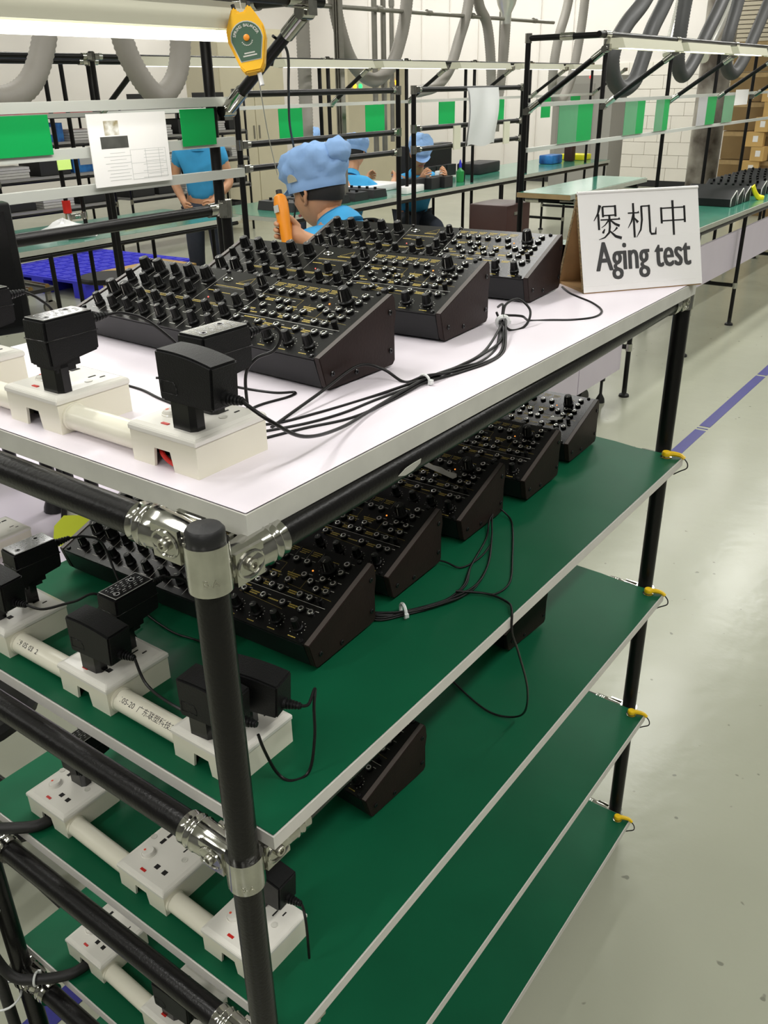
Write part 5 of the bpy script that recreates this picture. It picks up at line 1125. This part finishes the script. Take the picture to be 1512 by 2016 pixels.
def seated(label, H, f, hands, tilt=0.3, lean=0.20, drop=0.62, sdrop=0.23, hunch=False, elbows={}, **k):
    H = Vector(H); f = Vector((f[0], f[1], 0)).normalized(); l = Vector((0, 0, 1)).cross(f); z = Vector((0, 0, 1))
    S = H-f*lean-z*sdrop; P = H-f*(lean+(0.0 if hunch else 0.10))-z*drop
    J = dict(head=H, neck=H-f*(0.075 if hunch else 0.085)-z*(0.085 if hunch else 0.135), chest=S-z*0.06, pelvis=P, shL=S+l*0.165, shR=S-l*0.165)
    if hunch: J['shR'] = S-l*0.13-z*0.10+f*0.07; J['shL'] = S+l*0.15-z*0.07+f*0.03
    for sd, g in (('L', 1), ('R', -1)):
        J['ha'+sd] = Vector(hands[sd]); m = (J['sh'+sd]+J['ha'+sd])/2
        J['el'+sd] = Vector(elbows[sd]) if sd in elbows else m-z*0.14-f*0.04+l*g*0.07
        J['hip'+sd] = P+l*g*0.09+f*0.05-z*0.02; J['kn'+sd] = P+l*g*0.13+f*0.46-z*0.02
        fz = FZ+0.09
        J['an'+sd] = Vector((*(P+l*g*0.13+f*0.44).xy, fz)); J['to'+sd] = Vector((*(P+l*g*0.14+f*0.58).xy, FZ+0.04))
    t = person(label, J, f, tilt, **k)
    return t, P
def stool(label, x, y, z, r=0.16):
    t = thing('stool', label, 'stool', (x, y, FZ)); h = z-FZ
    m = MB(); m.lathe([(r*0.8, h-0.04), (r, h-0.03), (r*1.02, h-0.012), (r*0.96, h), (0.001, h)], 28); m.build('seat', 'trayblack', t)
    m = MB(); m.cyl((0, 0, 0.10), (0, 0, h-0.035), 0.022, 14); m.build('column', 'chrome', t)
    for k in range(5):
        q = 2*math.pi*k/5; m = MB(); m.tube([(0, 0, 0.11), (0.24*math.cos(q), 0.24*math.sin(q), 0.06)], [0.02, 0.013], 8); m.cyl((0.24*math.cos(q), 0.24*math.sin(q), 0), (0.24*math.cos(q), 0.24*math.sin(q), 0.055), 0.016, 10); m.build('leg', 'blackcap', t)
    return t
FW = Vector((-0.995, 0.05, 0)).normalized()
_, P_ = seated('seated worker in light blue cap seen from behind, holding an orange driver', (-1.600, 2.020, -0.020), FW, {'R': (-1.503, 1.806, -0.128), 'L': (-1.70, 1.86, -0.42)}, tilt=0.20, grip={'R': (-0.1, 0.0, 1)}, elbows={'R': (-1.32, 1.945, -0.235)}, bun=0.055, hair0=-0.036, sdrop=0.095, lean=0.125, hunch=True, wide=True)
stool('black round stool under the front seated worker', P_.x, P_.y, P_.z-0.142)
_, P_ = seated('worker in blue cap bent over black boxes on rear bench', (-4.20, 6.47, -0.235), (0.72, -0.69), {'L': (-3.93, 6.46, -0.40), 'R': (-4.02, 6.25, -0.40)}, tilt=0.5, drop=0.58)
stool('black round stool under the worker bent over black boxes', P_.x, P_.y, P_.z-0.142)
_, P_ = seated('seated worker in blue cap half hidden behind the front worker', (-4.52, 5.96, -0.205), (-0.3, 0.95), {'L': (-4.66, 6.30, -0.44), 'R': (-4.38, 6.33, -0.44)}, tilt=0.3, drop=0.58)
stool('black round stool under the half hidden middle worker', P_.x, P_.y, P_.z-0.142)
_, P_ = seated('farthest worker, only the cap shows above the front worker', (-6.0, 7.1, -0.22), (0.5, -0.85), {'L': (-5.8, 6.9, -0.5), 'R': (-5.95, 6.8, -0.5)}, tilt=0.3, drop=0.58)
stool('black round stool under the farthest worker', P_.x, P_.y, P_.z-0.142)
Zf = FZ
f = Vector((0.62, -0.78, 0)).normalized(); l = Vector((0, 0, 1)).cross(f); B = Vector((-5.20, 4.79, 0))
def q3(a, b, z): return B+f*a+l*b+Vector((0, 0, (z-FZ)*0.93+FZ if z > -1.15 else z))
person('standing man in a sky blue polo shirt, head hidden by a green card', dict(head=q3(0.02, 0, 0.125), neck=q3(-0.02, 0, 0.02), chest=q3(-0.03, 0, -0.13), pelvis=q3(0, 0, -0.48), shL=q3(-0.02, 0.17, -0.06), elL=q3(0.0, 0.23, -0.30), haL=q3(0.20, 0.10, -0.44), shR=q3(-0.02, -0.17, -0.06), elR=q3(-0.01, -0.22, -0.30), haR=q3(0.20, -0.12, -0.45),
    hipL=q3(0, 0.09, -0.54), knL=q3(0.02, 0.10, -0.90), anL=q3(0, 0.10, FZ+0.09), toL=q3(0.16, 0.12, FZ+0.04), hipR=q3(0, -0.09, -0.54), knR=q3(0.02, -0.10, -0.90), anR=q3(0, -0.10, FZ+0.09), toR=q3(0.16, -0.12, FZ+0.04)), f, 0.25, cap=False)
# ------------------------------------------------------------------ hoses and overhead pipes
ZT = CEIL-0.02
for lab, pts, r, m in (
    ('wide grey hose looping at the left picture edge', [(-3.2, 1.60, 1.6), (-3.2, 1.62, 1.0), (-3.2, 1.66, 0.55), (-3.2, 1.74, 0.36), (-3.2, 1.88, 0.285), (-3.2, 2.03, 0.33), (-3.2, 2.13, 0.46), (-3.2, 2.17, 0.62), (-3.2, 2.17, 1.1), (-3.2, 2.17, 1.6)], 0.052, 'hose'),
    ('wide grey hose looping behind the spring balancer, left', [(-3.2, 2.50, 1.6), (-3.2, 2.52, 0.9), (-3.2, 2.56, 0.55), (-3.2, 2.63, 0.38), (-3.2, 2.74, 0.285), (-3.2, 2.86, 0.36), (-3.2, 2.915, 0.52), (-3.2, 2.92, 0.8), (-3.2, 2.92, 1.6)], 0.052, 'hose'),
    ('straight vertical grey hose left of the silver profile post', [(-4.2, 4.97, 2.0), (-4.2, 4.98, 1.2), (-4.2, 4.98, 0.6), (-4.2, 4.97, 0.1), (-4.2, 4.96, -0.05)], 0.052, 'hose'),
    ('grey hose in a deep U right of the silver profile post', [(-4.2, 5.30, 1.6), (-4.2, 5.34, 0.95), (-4.2, 5.42, 0.66), (-4.2, 5.56, 0.46), (-4.2, 5.80, 0.355), (-4.2, 6.02, 0.43), (-4.2, 6.16, 0.60), (-4.2, 6.27, 0.88), (-4.2, 6.36, 1.5)], 0.052, 'hose'),
    ('grey hose hanging in a long left leaning curve, upper middle', [(-4.2, 7.30, 1.6), (-4.2, 7.24, 0.98), (-4.2, 7.08, 0.66), (-4.2, 6.94, 0.44), (-4.2, 6.74, 0.31), (-4.2, 6.50, 0.27), (-4.2, 6.40, 0.265)], 0.048, 'hose'),
    ('grey hose branching right from the leaning hose, upper middle', [(-4.2, 7.32, 1.2), (-4.2, 7.42, 0.95), (-4.2, 7.56, 0.82), (-4.2, 7.64, 0.60), (-4.2, 7.68, 0.35), (-4.2, 7.70, 0.20)], 0.048, 'hose'),
    ('grey hose hanging straight below a silver funnel, upper middle', [(-4.2, 7.92, 1.5), (-4.2, 7.92, 0.85), (-4.2, 7.90, 0.55), (-4.2, 7.86, 0.30), (-4.2, 7.82, 0.18)], 0.048, 'hose'),
    ('tall grey hose looping far behind the nearest right frame post', [(-4.2, 9.36, 1.6), (-4.2, 9.22, 1.05), (-4.2, 9.06, 0.75), (-4.2, 8.98, 0.45), (-4.2, 9.00, 0.22), (-4.2, 9.14, 0.13), (-4.2, 9.30, 0.20), (-4.2, 9.46, 0.42), (-4.2, 9.6, 0.9), (-4.2, 9.66, 1.5)], 0.050, 'hose'),
    ('dark hose hanging in a U under the nearest strip lamp, right', [(-2.25, 6.90, 1.3), (-2.25, 6.46, 0.86), (-2.25, 6.12, 0.66), (-2.25, 5.94, 0.50), (-2.25, 5.97, 0.345), (-2.25, 6.14, 0.262), (-2.25, 6.36, 0.31), (-2.25, 6.49, 0.46), (-2.25, 6.60, 0.64), (-2.25, 6.86, 0.88), (-2.25, 7.2, 1.3)], 0.055, 'hosedark'),
    ('dark hose hanging in a U under the second strip lamp, right', [(-2.25, 7.35, 1.5), (-2.25, 7.24, 0.90), (-2.25, 7.20, 0.60), (-2.25, 7.24, 0.42), (-2.25, 7.38, 0.345), (-2.25, 7.58, 0.44), (-2.25, 7.84, 0.66), (-2.25, 8.14, 0.92), (-2.25, 8.6, 1.4)], 0.055, 'hosedark'),
    ('dark hose hanging in a U under the third strip lamp, right', [(-2.25, 8.78, 1.5), (-2.25, 8.55, 0.90), (-2.25, 8.40, 0.60), (-2.25, 8.48, 0.42), (-2.25, 8.72, 0.36), (-2.25, 8.98, 0.48), (-2.25, 9.25, 0.72), (-2.25, 9.6, 1.05), (-2.25, 10.1, 1.5)], 0.055, 'hosedark'),
    ('dark hose at the right picture edge under the fourth strip lamp', [(-2.25, 10.5, 1.4), (-2.25, 10.3, 0.95), (-2.25, 10.05, 0.62), (-2.25, 10.1, 0.42), (-2.25, 10.4, 0.36), (-2.25, 10.8, 0.55)], 0.060, 'hosedark'),
    ('bright foil duct descending behind dark hoses, upper right', [(-3.4, 10.6, 1.6), (-3.4, 10.45, 1.1), (-3.4, 10.30, 0.75), (-3.4, 10.2, 0.55)], 0.09, 'foil'),
    ('second bright foil duct slanting down, upper right corner', [(-3.3, 12.0, 1.6), (-3.3, 11.6, 1.1), (-3.3, 11.2, 0.75), (-3.3, 10.95, 0.55)], 0.085, 'foil')):
    hose(lab, pts, r, m)
def single(name, label, cat, mb, m, **k): return tag(mb.build(name, m, **k), label, cat)
mb = MB(); mb.cyl((-4.2, 5.18, 0.84), (-4.2, 8.92, 0.87), 0.016, 12)
for y in (5.9, 6.6, 7.3, 7.95, 8.5): mb.cyl((-4.2, y-0.03, 0.846+0.008*(y-5.2)/3.7*3.7), (-4.2, y+0.03, 0.846+0.008*(y-5.2)), 0.024, 12)
single('air_pipe', 'horizontal galvanised air pipe across the upper middle', 'pipe', mb, 'galv')
for i, (x, y, lab) in enumerate(((-4.25, 5.90, 'thin grey vertical conduit beside the U shaped hose'), (-4.25, 6.02, 'second thin grey vertical conduit beside U shaped hose'), (-5.2, 7.45, 'tall grey vertical conduit on the white wall, middle'), (-5.2, 9.6, 'grey vertical conduit near the leaning hose'))):
    mb = MB(); mb.cyl((x, y, -0.2), (x, y, ZT), 0.022, 12)
    for z in (0.3, 1.0): mb.cyl((x, y, z), (x, y, z+0.05), 0.028, 12)
    single('wall_conduit', lab, 'conduit', mb, 'galv')
t = thing('profile_post', 'silver aluminium profile post between the green cards, middle', 'post', (-4.05, 5.20, FZ))
m = MB()
for dx in (-0.022, 0.0, 0.022): m.box((dx, 0, 1.6), (0.010, 0.045, 3.2))
m.box((0, 0, 1.6), (0.05, 0.016, 3.2)); m.build('profile', 'galv', t)
m = MB(); m.box((0, 0, 0.004), (0.12, 0.12, 0.008)); m.build('base_plate', 'galv', t)
mb = MB(); mb.lathe([(0.10, 0.06), (0.085, 0.0), (0.05, -0.07), (0.048, -0.16)], 20, X=Matrix.Translation((-4.2, 7.92, 0.98))); single('duct_funnel', 'silver funnel joining the straight grey hose, upper middle', 'funnel', mb, 'foil')
# ------------------------------------------------------------------ back area: partitions, column, cartons, shutter
t = thing('steel_cabinet', 'tall cream steel cabinet behind the spring balancer', 'cabinet', (-8.6, 8.67, FZ))
m = MB(); m.box((0, 0, 1.15), (0.6, 1.18, 2.3)); m.build('carcass', 'cream', t)
for s in (-1, 1): m = MB(); m.box((0.306, s*0.292, 1.15), (0.012, 0.57, 2.2)); d = m.build('door', 'cream', t); h = MB(); h.box((0.318, s*0.05, 1.1), (0.012, 0.02, 0.16)); h.build('handle', 'galv', d)
t = thing('control_cabinet', 'cream control cabinet with small signal lamps behind the U shaped hose', 'cabinet', (-8.2, 10.9, FZ))
m = MB(); m.box((0, 0, 0.95), (0.5, 1.4, 1.9)); m.build('carcass', 'cream', t)
MT['sigo'] = mat('amber_lamp', (255, 176, 40), 0.4, emit=2.5); MT['sigg'] = mat('green_lamp', (40, 220, 110), 0.4, emit=2.0); MT['sigr'] = mat('red_lamp', (255, 60, 60), 0.4, emit=2.0)
for y, z, m_ in ((-0.55, 1.62, 'sigo'), (-0.42, 1.62, 'sigg'), (0.45, 1.66, 'sigo')): m = MB(); m.lathe([(0.03, 0), (0.03, 0.02), (0.001, 0.03)], 14, X=frame(Vector((0.25, y, z)), (1, 0, 0))); m.build('signal_lamp', m_, t)
t = thing('grey_door_cabinet', 'grey tall cabinet behind the nearest right frame bay', 'cabinet', (-5.3, 12.4, FZ))
m = MB(); m.box((0, 0, 0.85), (0.9, 0.5, 1.7)); m.build('carcass', 'greybox', t)
m = MB(); m.box((-0.1, -0.256, 1.1), (0.55, 0.012, 1.0)); m.build('door', 'greyshelf', t)
m = MB(); m.lathe([(0.02, 0), (0.001, 0.02)], 10, X=frame(Vector((0.1, -0.25, 1.68)), (0, -1, 0))); m.build('signal_lamp', 'sigr', t)
mb = MB(); mb.lathe([(0.21, FZ+0.001), (0.215, -0.4), (0.21, 0.3), (0.215, 1.0), (0.21, ZT)], 32); single('column', 'silver foil wrapped round column behind the dark instruments', 'column', mb, 'column', loc=(-3.83, 13.2, 0))
rnd = random.Random(2)
# carton wall: brown cartons stacked behind, a light column of torn carton ends before them
ci = 0
for r in range(6):
    for k in range(4):
        x = -3.05+k*0.50; z = FZ+0.001+r*0.34
        t = thing('carton', 'brown carton in the stacked carton wall, row %s, %s' % (('lowest', 'second', 'third', 'fourth', 'fifth', 'top')[r], ('leftmost', 'left of middle', 'right of middle', 'rightmost')[k]), 'carton', (x+rnd.uniform(-0.01, 0.01), 12.35+rnd.uniform(-0.02, 0.02), z), group='stacked brown cartons')
        m = MB(); m.box((0, 0, 0.168), (0.485, 0.40, 0.334)); m.build('box', 'carton', t)
        m = MB(); m.box((0, -0.2012, 0.30), (0.485, 0.001, 0.05)); m.build('tape', 'wood', t)
for r in range(9):
    x = -2.93+0.03*((r*7) % 5)-0.02*r*0; z = FZ+0.001+0.17*r
    t = thing('small_carton', 'light carton end in the leaning stack before the brown cartons, number %s from floor' % ('one', 'two', 'three', 'four', 'five', 'six', 'seven', 'eight', 'nine')[r], 'carton', (x+0.02*r, 12.0, z), rz=rnd.uniform(-0.2, 0.2), group='light carton ends')
    m = MB(); m.box((0, 0, 0.084), (0.16+0.05*(r % 2), 0.2, 0.166)); m.build('box', 'cartonlight', t)
    m = MB(); m.box((0.01, -0.1012, 0.09), (0.06, 0.001, 0.07)); m.build('paper_label', 'paper', t)
mb = None
t = thing('roller_shutter', 'beige roller shutter in the upper right corner', 'shutter', (-3.3, 14.9, FZ))
for k in range(34): m = MB(); m.box((0, 0, 1.55+k*0.06), (1.9, 0.03, 0.048)); m.build('slat', 'shutter', t)
for s in (-1, 1): m = MB(); m.box((s*0.98, 0, 1.8), (0.06, 0.06, 3.5)); m.build('side_rail', 'greyshelf', t)
# ------------------------------------------------------------------ tray racks at left back
def tray_rack(label, x, y0, w, depth, levels, seed, red=False):
    rnd = random.Random(seed); t = thing('tray_rack', label, 'rack', (x, y0+w/2, FZ))
    for sx in (-1, 1):
        for sy in (-1, 1): m = MB(); pipe(m, (sx*depth/2, sy*w/2, 0), (sx*depth/2, sy*w/2, levels[-1]-FZ+0.10), PR, 8); m.build('post', 'pipe', t)
    for i, z in enumerate(levels):
        m = MB(); m.box((0, 0, z-FZ), (depth, w, 0.022)); m.build('shelf', 'redshelf' if (red and i == len(levels)-1) else 'greyshelf', t)
        for sx in (-1, 1): m = MB(); pipe(m, (sx*depth/2, -w/2, z-FZ-0.026), (sx*depth/2, w/2, z-FZ-0.026), PR, 8); m.build('rail', 'pipe', t)
        for sy in (-1, 1): m = MB(); m.cyl((depth/2, sy*w/2, z-FZ-0.05), (depth/2, sy*w/2, z-FZ), 0.019, 10); m.build('connector', 'chrome', t)
    return t
stack_n = 0
ORD = ['nearest', 'second', 'third', 'fourth', 'fifth', 'sixth', 'seventh', 'eighth', 'ninth', 'tenth', 'eleventh', 'twelfth', 'thirteenth', 'fourteenth', 'fifteenth', 'sixteenth', 'seventeenth', 'eighteenth']
def stacks(x, y0, w, levels, kinds, where, seed):
    rnd = random.Random(seed)
    for i, z in enumerate(levels):
        n = 3
        for k in range(n):
            kind = kinds[(i+k) % len(kinds)]
            h = {'paper': 0.10, 'tray': 0.07, 'blue': 0.17, 'black': 0.15}[kind]; ww = w/n*0.80
            y = y0+w*(k+0.5)/n
            nm, lab, m_ = {'paper': ('paper_stack', 'white paper stack', 'traywhite'), 'tray': ('black_tray', 'black parts tray', 'trayblack'), 'blue': ('printed_box', 'blue printed box', 'bluebox'), 'black': ('black_bin', 'black parts bin', 'trayblack')}[kind]
            lv = ('bottom', 'second', 'third', 'fourth', 'top')[i]
            t = thing(nm, '%s, %s, %s level, %s' % (lab, ('left', 'middle', 'right')[k], lv, where), 'stack' if kind == 'paper' else 'tray', (x+rnd.uniform(-0.03, 0.03), y, z+0.0115), rnd.uniform(-0.05, 0.05))
            if kind == 'paper':
                nl = 4
                for q in range(nl): m = MB(); m.box((rnd.uniform(-0.008, 0.008), rnd.uniform(-0.008, 0.008), h*(q+0.5)/nl), (0.30, ww, h/nl*0.86)); m.build('bundle', m_, t)
            elif kind == 'blue':
                m = MB(); m.box((0, 0, h/2), (0.26, ww, h)); m.build('box', m_, t); m = MB(); m.box((0.1306, 0, h*0.6), (0.001, ww*0.5, h*0.4)); m.build('printed_panel', 'lightgrey', t)
            else:
                m = MB(); m.box((0, 0, 0.004), (0.34, ww, 0.008))
                for sx in (-1, 1): m.box((sx*0.166, 0, h/2), (0.008, ww, h)); m.box((0, sx*(ww/2-0.004), h/2), (0.33, 0.008, h))
                m.build('tray_shell', m_, t)
LV = [-1.12, -0.74, -0.44, -0.14, 0.12]
for i, (x, y0, w, lab, kinds, red) in enumerate(((-7.8, 2.95, 1.30, 'left tray rack with paper stacks, by the picture edge', ['paper', 'black', 'paper', 'tray'], True), (-7.8, 4.45, 1.30, 'tray rack with red top shelf and blue boxes, behind instruction sheet', ['paper', 'tray', 'paper', 'black', 'blue'], True),
                                       (-7.8, 5.95, 1.15, 'tray rack behind the standing man', ['paper', 'black', 'tray', 'paper'], False), (-8.0, 7.25, 0.72, 'tray rack behind the left end of parts frame', ['tray', 'paper', 'black'], False))):
    tray_rack(lab, x, y0, w, 0.42, LV, i, red)
    stacks(x, y0, w, LV, kinds, ('left tray rack', 'red topped tray rack', 'tray rack behind standing man', 'fourth tray rack')[i], i+20)
# ------------------------------------------------------------------ clutter on floor and benches
t = thing('pallet', 'blue plastic pallet on the floor at the left', 'pallet', (-6.75, 4.75, FZ), R(4))
m = MB(); m.box((0, 0, 0.135), (1.3, 1.3, 0.022))
m.build('deck', 'bluepallet', t)
m = MB()
for a in range(9):
    for b in range(9): m.box((-0.56+a*0.14, -0.56+b*0.14, 0.148), (0.10, 0.10, 0.006))
m.build('deck_grid', 'bluepallet', t)['kind'] = 'stuff'
for a in (-0.55, 0, 0.55):
    m = MB(); m.box((a, 0, 0.062), (0.16, 1.3, 0.124)); m.build('runner', 'bluepallet', t)
stool('black stool at the left picture edge below the white top', -1.10, 0.24, -0.80, 0.15)
stool('black disc topped stool in front of the blue pallet', -4.80, 3.45, -0.85, 0.19)
t = thing('parts_carton', 'yellow brown carton under the left bench by the standing man', 'carton', (-5.2, 4.15, FZ))
m = MB(); m.box((0, 0, 0.18), (0.40, 0.62, 0.36)); m.build('box', 'cartonlight', t); m = MB(); m.box((0.201, -0.1, 0.2), (0.001, 0.15, 0.18)); m.build('paper_label', 'paper', t)
t = thing('trolley', 'low roller trolley with small castors left of the pallet', 'trolley', (-6.1, 3.35, FZ))
m = MB(); m.box((0, 0, 0.20), (0.5, 0.75, 0.03)); m.build('deck', 'trayblack', t)
for k in range(5): m = MB(); m.cyl((-0.24, -0.3+k*0.15, 0.225), (0.24, -0.3+k*0.15, 0.225), 0.022, 10); m.build('roller', 'chrome', t)
for sx in (-1, 1):
    for sy in (-1, 1): m = MB(); m.cyl((sx*0.2-0.015, sy*0.32, 0.055), (sx*0.2+0.015, sy*0.32, 0.055), 0.055, 16); m.box((sx*0.2, sy*0.32, 0.14), (0.03, 0.04, 0.09)); m.build('castor', 'greyshelf', t)
zt = -0.489
def slab(name, label, cat, c, s, m, rz=0): mb = MB(); mb.rbox((0, 0, s[2]/2), s, min(s)*0.12); return tag(mb.build(name, m, loc=c, rot=(0, 0, rz)), label, cat)
slab('card_sheet', 'yellow brown cardboard sheet on the left bench', 'cardboard', (-4.50, 3.50, zt), (0.30, 0.42, 0.012), 'cartonlight', 0.1)
slab('card_sheet', 'brown board at the left edge of left bench behind monitor', 'cardboard', (-4.86, 2.42, zt), (0.34, 0.60, 0.03), 'wood', 0.1)
mb = MB(); n = 9; vs = []
for j in range(n+1):
    for i in range(14):
        q = 2*math.pi*i/14; r_ = 0.16*math.sin(math.pi*(0.5+0.5*j/n))*(1+0.18*math.sin(3*q+j)+0.08*math.sin(7*q)); vs.append((r_*math.cos(q), r_*1.2*math.sin(q), 0.10*(j/n)*(1+0.1*math.sin(5*q))))
mb.add(vs, [(j*14+i, j*14+(i+1) % 14, (j+1)*14+(i+1) % 14, (j+1)*14+i) for j in range(n) for i in range(14)], 0, True)
single('white_bag', 'crumpled white bag on the left bench by the red tape', 'bag', mb, 'bag', loc=(-4.42, 2.92, zt))
mb = MB(); mb.cyl((0, 0, 0), (0, 0, 0.075), 0.026, 16); single('red_tape_roll', 'red tape wound on a black post of the left bench', 'tape', mb, 'red', loc=(-4.55, 3.05, -0.375))
# rear bench items
for i, (x, y, lab) in enumerate(((-4.02, 6.10, 'black box left before the bent worker'), (-3.96, 6.24, 'middle black box before the bent worker'), (-3.93, 6.40, 'right black box before the bent worker'))):
    t = thing('parts_box', lab, 'box', (x, y, zt)); m = MB(); m.box((0, 0, 0.045), (0.16, 0.13, 0.09)); m.build('box', 'trayblack', t); m = MB(); m.lathe([(0.02, 0), (0.02, 0.02), (0.001, 0.022)], 12, X=Matrix.Translation((0, 0, 0.09))); m.build('knob', 'nickel', t)
slab('white_carton', 'white long carton on the rear bench before bent worker', 'carton', (-3.92, 5.92, zt), (0.10, 0.30, 0.055), 'paper', 0.1)
slab('foam_sheet', 'white foam sheet behind the front worker on rear bench', 'foam', (-4.35, 5.80, zt), (0.34, 0.75, 0.05), 'bag', 0)
for i in range(5):
    t = thing('keyboard_unit', 'black instrument row on the rear bench behind the front worker, number %s' % ('one', 'two', 'three', 'four', 'five')[i], 'instrument', (-4.10, 4.55+i*0.24, zt), group='black instruments on the rear bench')
    m = MB(); m.box((0, 0, 0.03), (0.34, 0.19, 0.06), top=(1, 0.8)); m.build('case', 'trayblack', t)
    for a in range(4): m = MB(); m.cyl((-0.12+a*0.08, 0, 0.058), (-0.12+a*0.08, 0, 0.078), 0.012, 10); m.build('knob', 'knob', t)
t = thing('bottle', 'green bottle with a blue cap on the rear bench', 'bottle', (-4.02, 6.86, zt)); m = MB(); m.lathe([(0.035, 0), (0.037, 0.09), (0.015, 0.11), (0.013, 0.125)], 16); m.build('body', 'bottleg', t); m = MB(); m.lathe([(0.014, 0.122), (0.012, 0.16), (0.003, 0.19), (0.001, 0.19)], 12); m.build('cap', 'bottleb', t)
slab('white_cup_box', 'small white box by the green bottle', 'box', (-4.15, 6.72, zt), (0.07, 0.07, 0.10), 'paper')
t = thing('parts_bin_rack', 'dark bin rack standing on the rear bench behind green bottle', 'rack', (-4.50, 7.0, zt)); m = MB(); m.box((0, 0, 0.15), (0.12, 0.75, 0.30)); m.build('back', 'trayblack', t)
for k in range(4): m = MB(); m.box((0.09, -0.27+k*0.18, 0.06), (0.08, 0.16, 0.10)); m.build('bin', 'trayblack', t)
slab('black_foam', 'black foam block on the rear bench right part', 'foam', (-4.35, 7.75, zt), (0.25, 0.5, 0.10), 'trayblack', 0.1)
slab('blue_carton', 'small blue white carton on the far rear bench', 'carton', (-4.20, 9.05, zt), (0.16, 0.26, 0.09), 'bluebox')
slab('brown_stand', 'upright brown block on the far rear bench', 'block', (-4.15, 9.42, zt), (0.10, 0.10, 0.24), 'brownbox')
slab('yellow_folder', 'stack with a yellow folder on the far rear bench', 'folder', (-4.20, 9.68, zt), (0.30, 0.22, 0.06), 'limeyellow')
t = thing('tool_case', 'dark brown case standing below the middle frame', 'case', (-2.72, 5.30, FZ)); m = MB(); m.rbox((0, 0, 0.43), (0.30, 0.34, 0.86), 0.01); m.build('case_body', 'brownbox', t); m = MB(); m.box((0.152, -0.02, 0.8), (0.006, 0.1, 0.02)); m.build('handle', 'galv', t)
# dark instruments on the long right bench
for i, (y, lab) in enumerate(((6.22, 'nearest dark instrument on the long right bench'), (6.38, 'second dark instrument on the long right bench'), (6.56, 'third dark instrument on the long right bench, by yellow tag'), (6.98, 'fourth dark instrument on the long right bench, with knobs'), (7.18, 'fifth dark instrument on the long right bench, with knobs'), (7.38, 'sixth dark instrument on the long right bench, with knobs'), (7.60, 'seventh dark instrument on the long right bench'), (7.82, 'eighth dark instrument on the long right bench'), (8.05, 'farthest dark instrument on the long right bench'))):
    t = thing('bench_instrument', lab, 'instrument', (-1.60, y, zt), group='dark instruments on the right bench')
    P = [(-0.06, 0.002), (0.06, 0.002), (0.06, 0.095), (0.045, 0.10), (-0.06, 0.05)]
    X = Matrix(((0, 0, 1, -0.21), (1, 0, 0, 0), (0, 1, 0, 0), (0, 0, 0, 1))); m = MB(); m.prism(P, 0.42, X=X); m.build('case', 'chassis', t)
    for s in (-0.218, 0.210):
        m = MB(); m.prism(P, 0.008, X=Matrix.Translation((s+0.21, 0, 0)) @ X); sp = m.build('side_panel', 'trayblack', t)
    m = MB()
    for a, b in zip(P[1:], P[2:]+P[:1]): m.tube([(0.2185, a[0], a[1]), (0.2185, b[0], b[1])], 0.0035, 6)
    m.build('edge_trim', 'lightgrey', t)
    if i > 2:
        for a in range(7):
            for b in range(2): m = MB(); v = -0.03+b*0.05; z = 0.05+(v+0.06)*0.476; m.cyl((-0.17+a*0.055, v, z), (-0.17+a*0.055, v-0.008, z+0.018), 0.010, 10); m.build('knob', 'knob', t)
mb = MB(); mb.tube(spline([(0, 0, 0.10), (0.02, 0.02, 0.06), (0.05, 0.06, 0.02), (0.10, 0.10, 0.006)]), [0.022]*25, 8); mb.v = [(x*0.6, y, z) for x, y, z in mb.v]
single('yellow_tag', 'bent bright yellow tag on the long right bench', 'tag', mb, 'limeyellow', loc=(-1.37, 6.62, zt))
# ------------------------------------------------------------------ left neighbours of the rack
t = thing('monitor', 'black monitor seen edge on at the left picture edge', 'monitor', (-1.165, 0.43, -0.21), R(-18))
m = MB(); m.rbox((0, 0, 0.215), (0.035, 0.30, 0.24), 0.006); m.build('housing', 'screen', t)
m = MB(); m.box((0.019, 0, 0.215), (0.002, 0.27, 0.21)); m.build('screen', 'absgloss', t)
m = MB(); m.box((0, 0, 0.06), (0.03, 0.05, 0.12)); m.build('neck', 'screen', t); m = MB(); m.rbox((0, 0, 0.008), (0.16, 0.2, 0.016), 0.004); m.build('base', 'screen', t)
bench('white lavender topped side table at the left below the white top', -1.62, -0.66, 0.20, 0.98, -0.50, (0.26, 0.92), top='lav', edge='edge')
t = thing('monitor_shelf', 'small black shelf carrying the monitor, left edge', 'shelf', (-1.19, 0.40, -0.222)); m = MB(); m.box((0, 0, 0), (0.34, 0.42, 0.02)); m.build('board', 'trayblack', t)
for (x, y) in ((-0.15, -0.19), (0.15, -0.19), (-0.15, 0.19), (0.15, 0.19)): m = MB(); pipe(m, (x, y, -0.275), (x, y, -0.01)); m.build('post', 'pipe', t)
make_socket_box('white socket box on the side table, behind the left adapters', (-0.985, 0.545, -0.499))
make_socket_box('white socket box with many holes at left edge, side table', (-1.065, 0.385, -0.499))
for (x, y, lab) in ((-1.12, 0.545, 'left thin black post on the side table'), (-1.03, 0.53, 'right thin black post on the side table, with cable')):
    t = thing('table_post', lab, 'post', (x, y, -0.5)); m = MB(); pipe(m, (0, 0, 0.02), (0, 0, 0.262)); m.build('pole', 'pipe', t); m = MB(); m.lathe([(0.024, 0.001), (0.022, 0.012), (0.015, 0.03)], 12); m.build('foot', 'blackcap', t)
cord('mains_cable', 'black cable drooping between the white socket boxes on side table', [(-1.02, 0.51, -0.32), (-1.005, 0.50, -0.42), (-0.985, 0.475, -0.485), (-0.93, 0.46, -0.488), (-0.89, 0.52, -0.478), (-0.90, 0.565, -0.478), (-0.94, 0.56, -0.478)], 0.006, 'thickcable', 'cable')
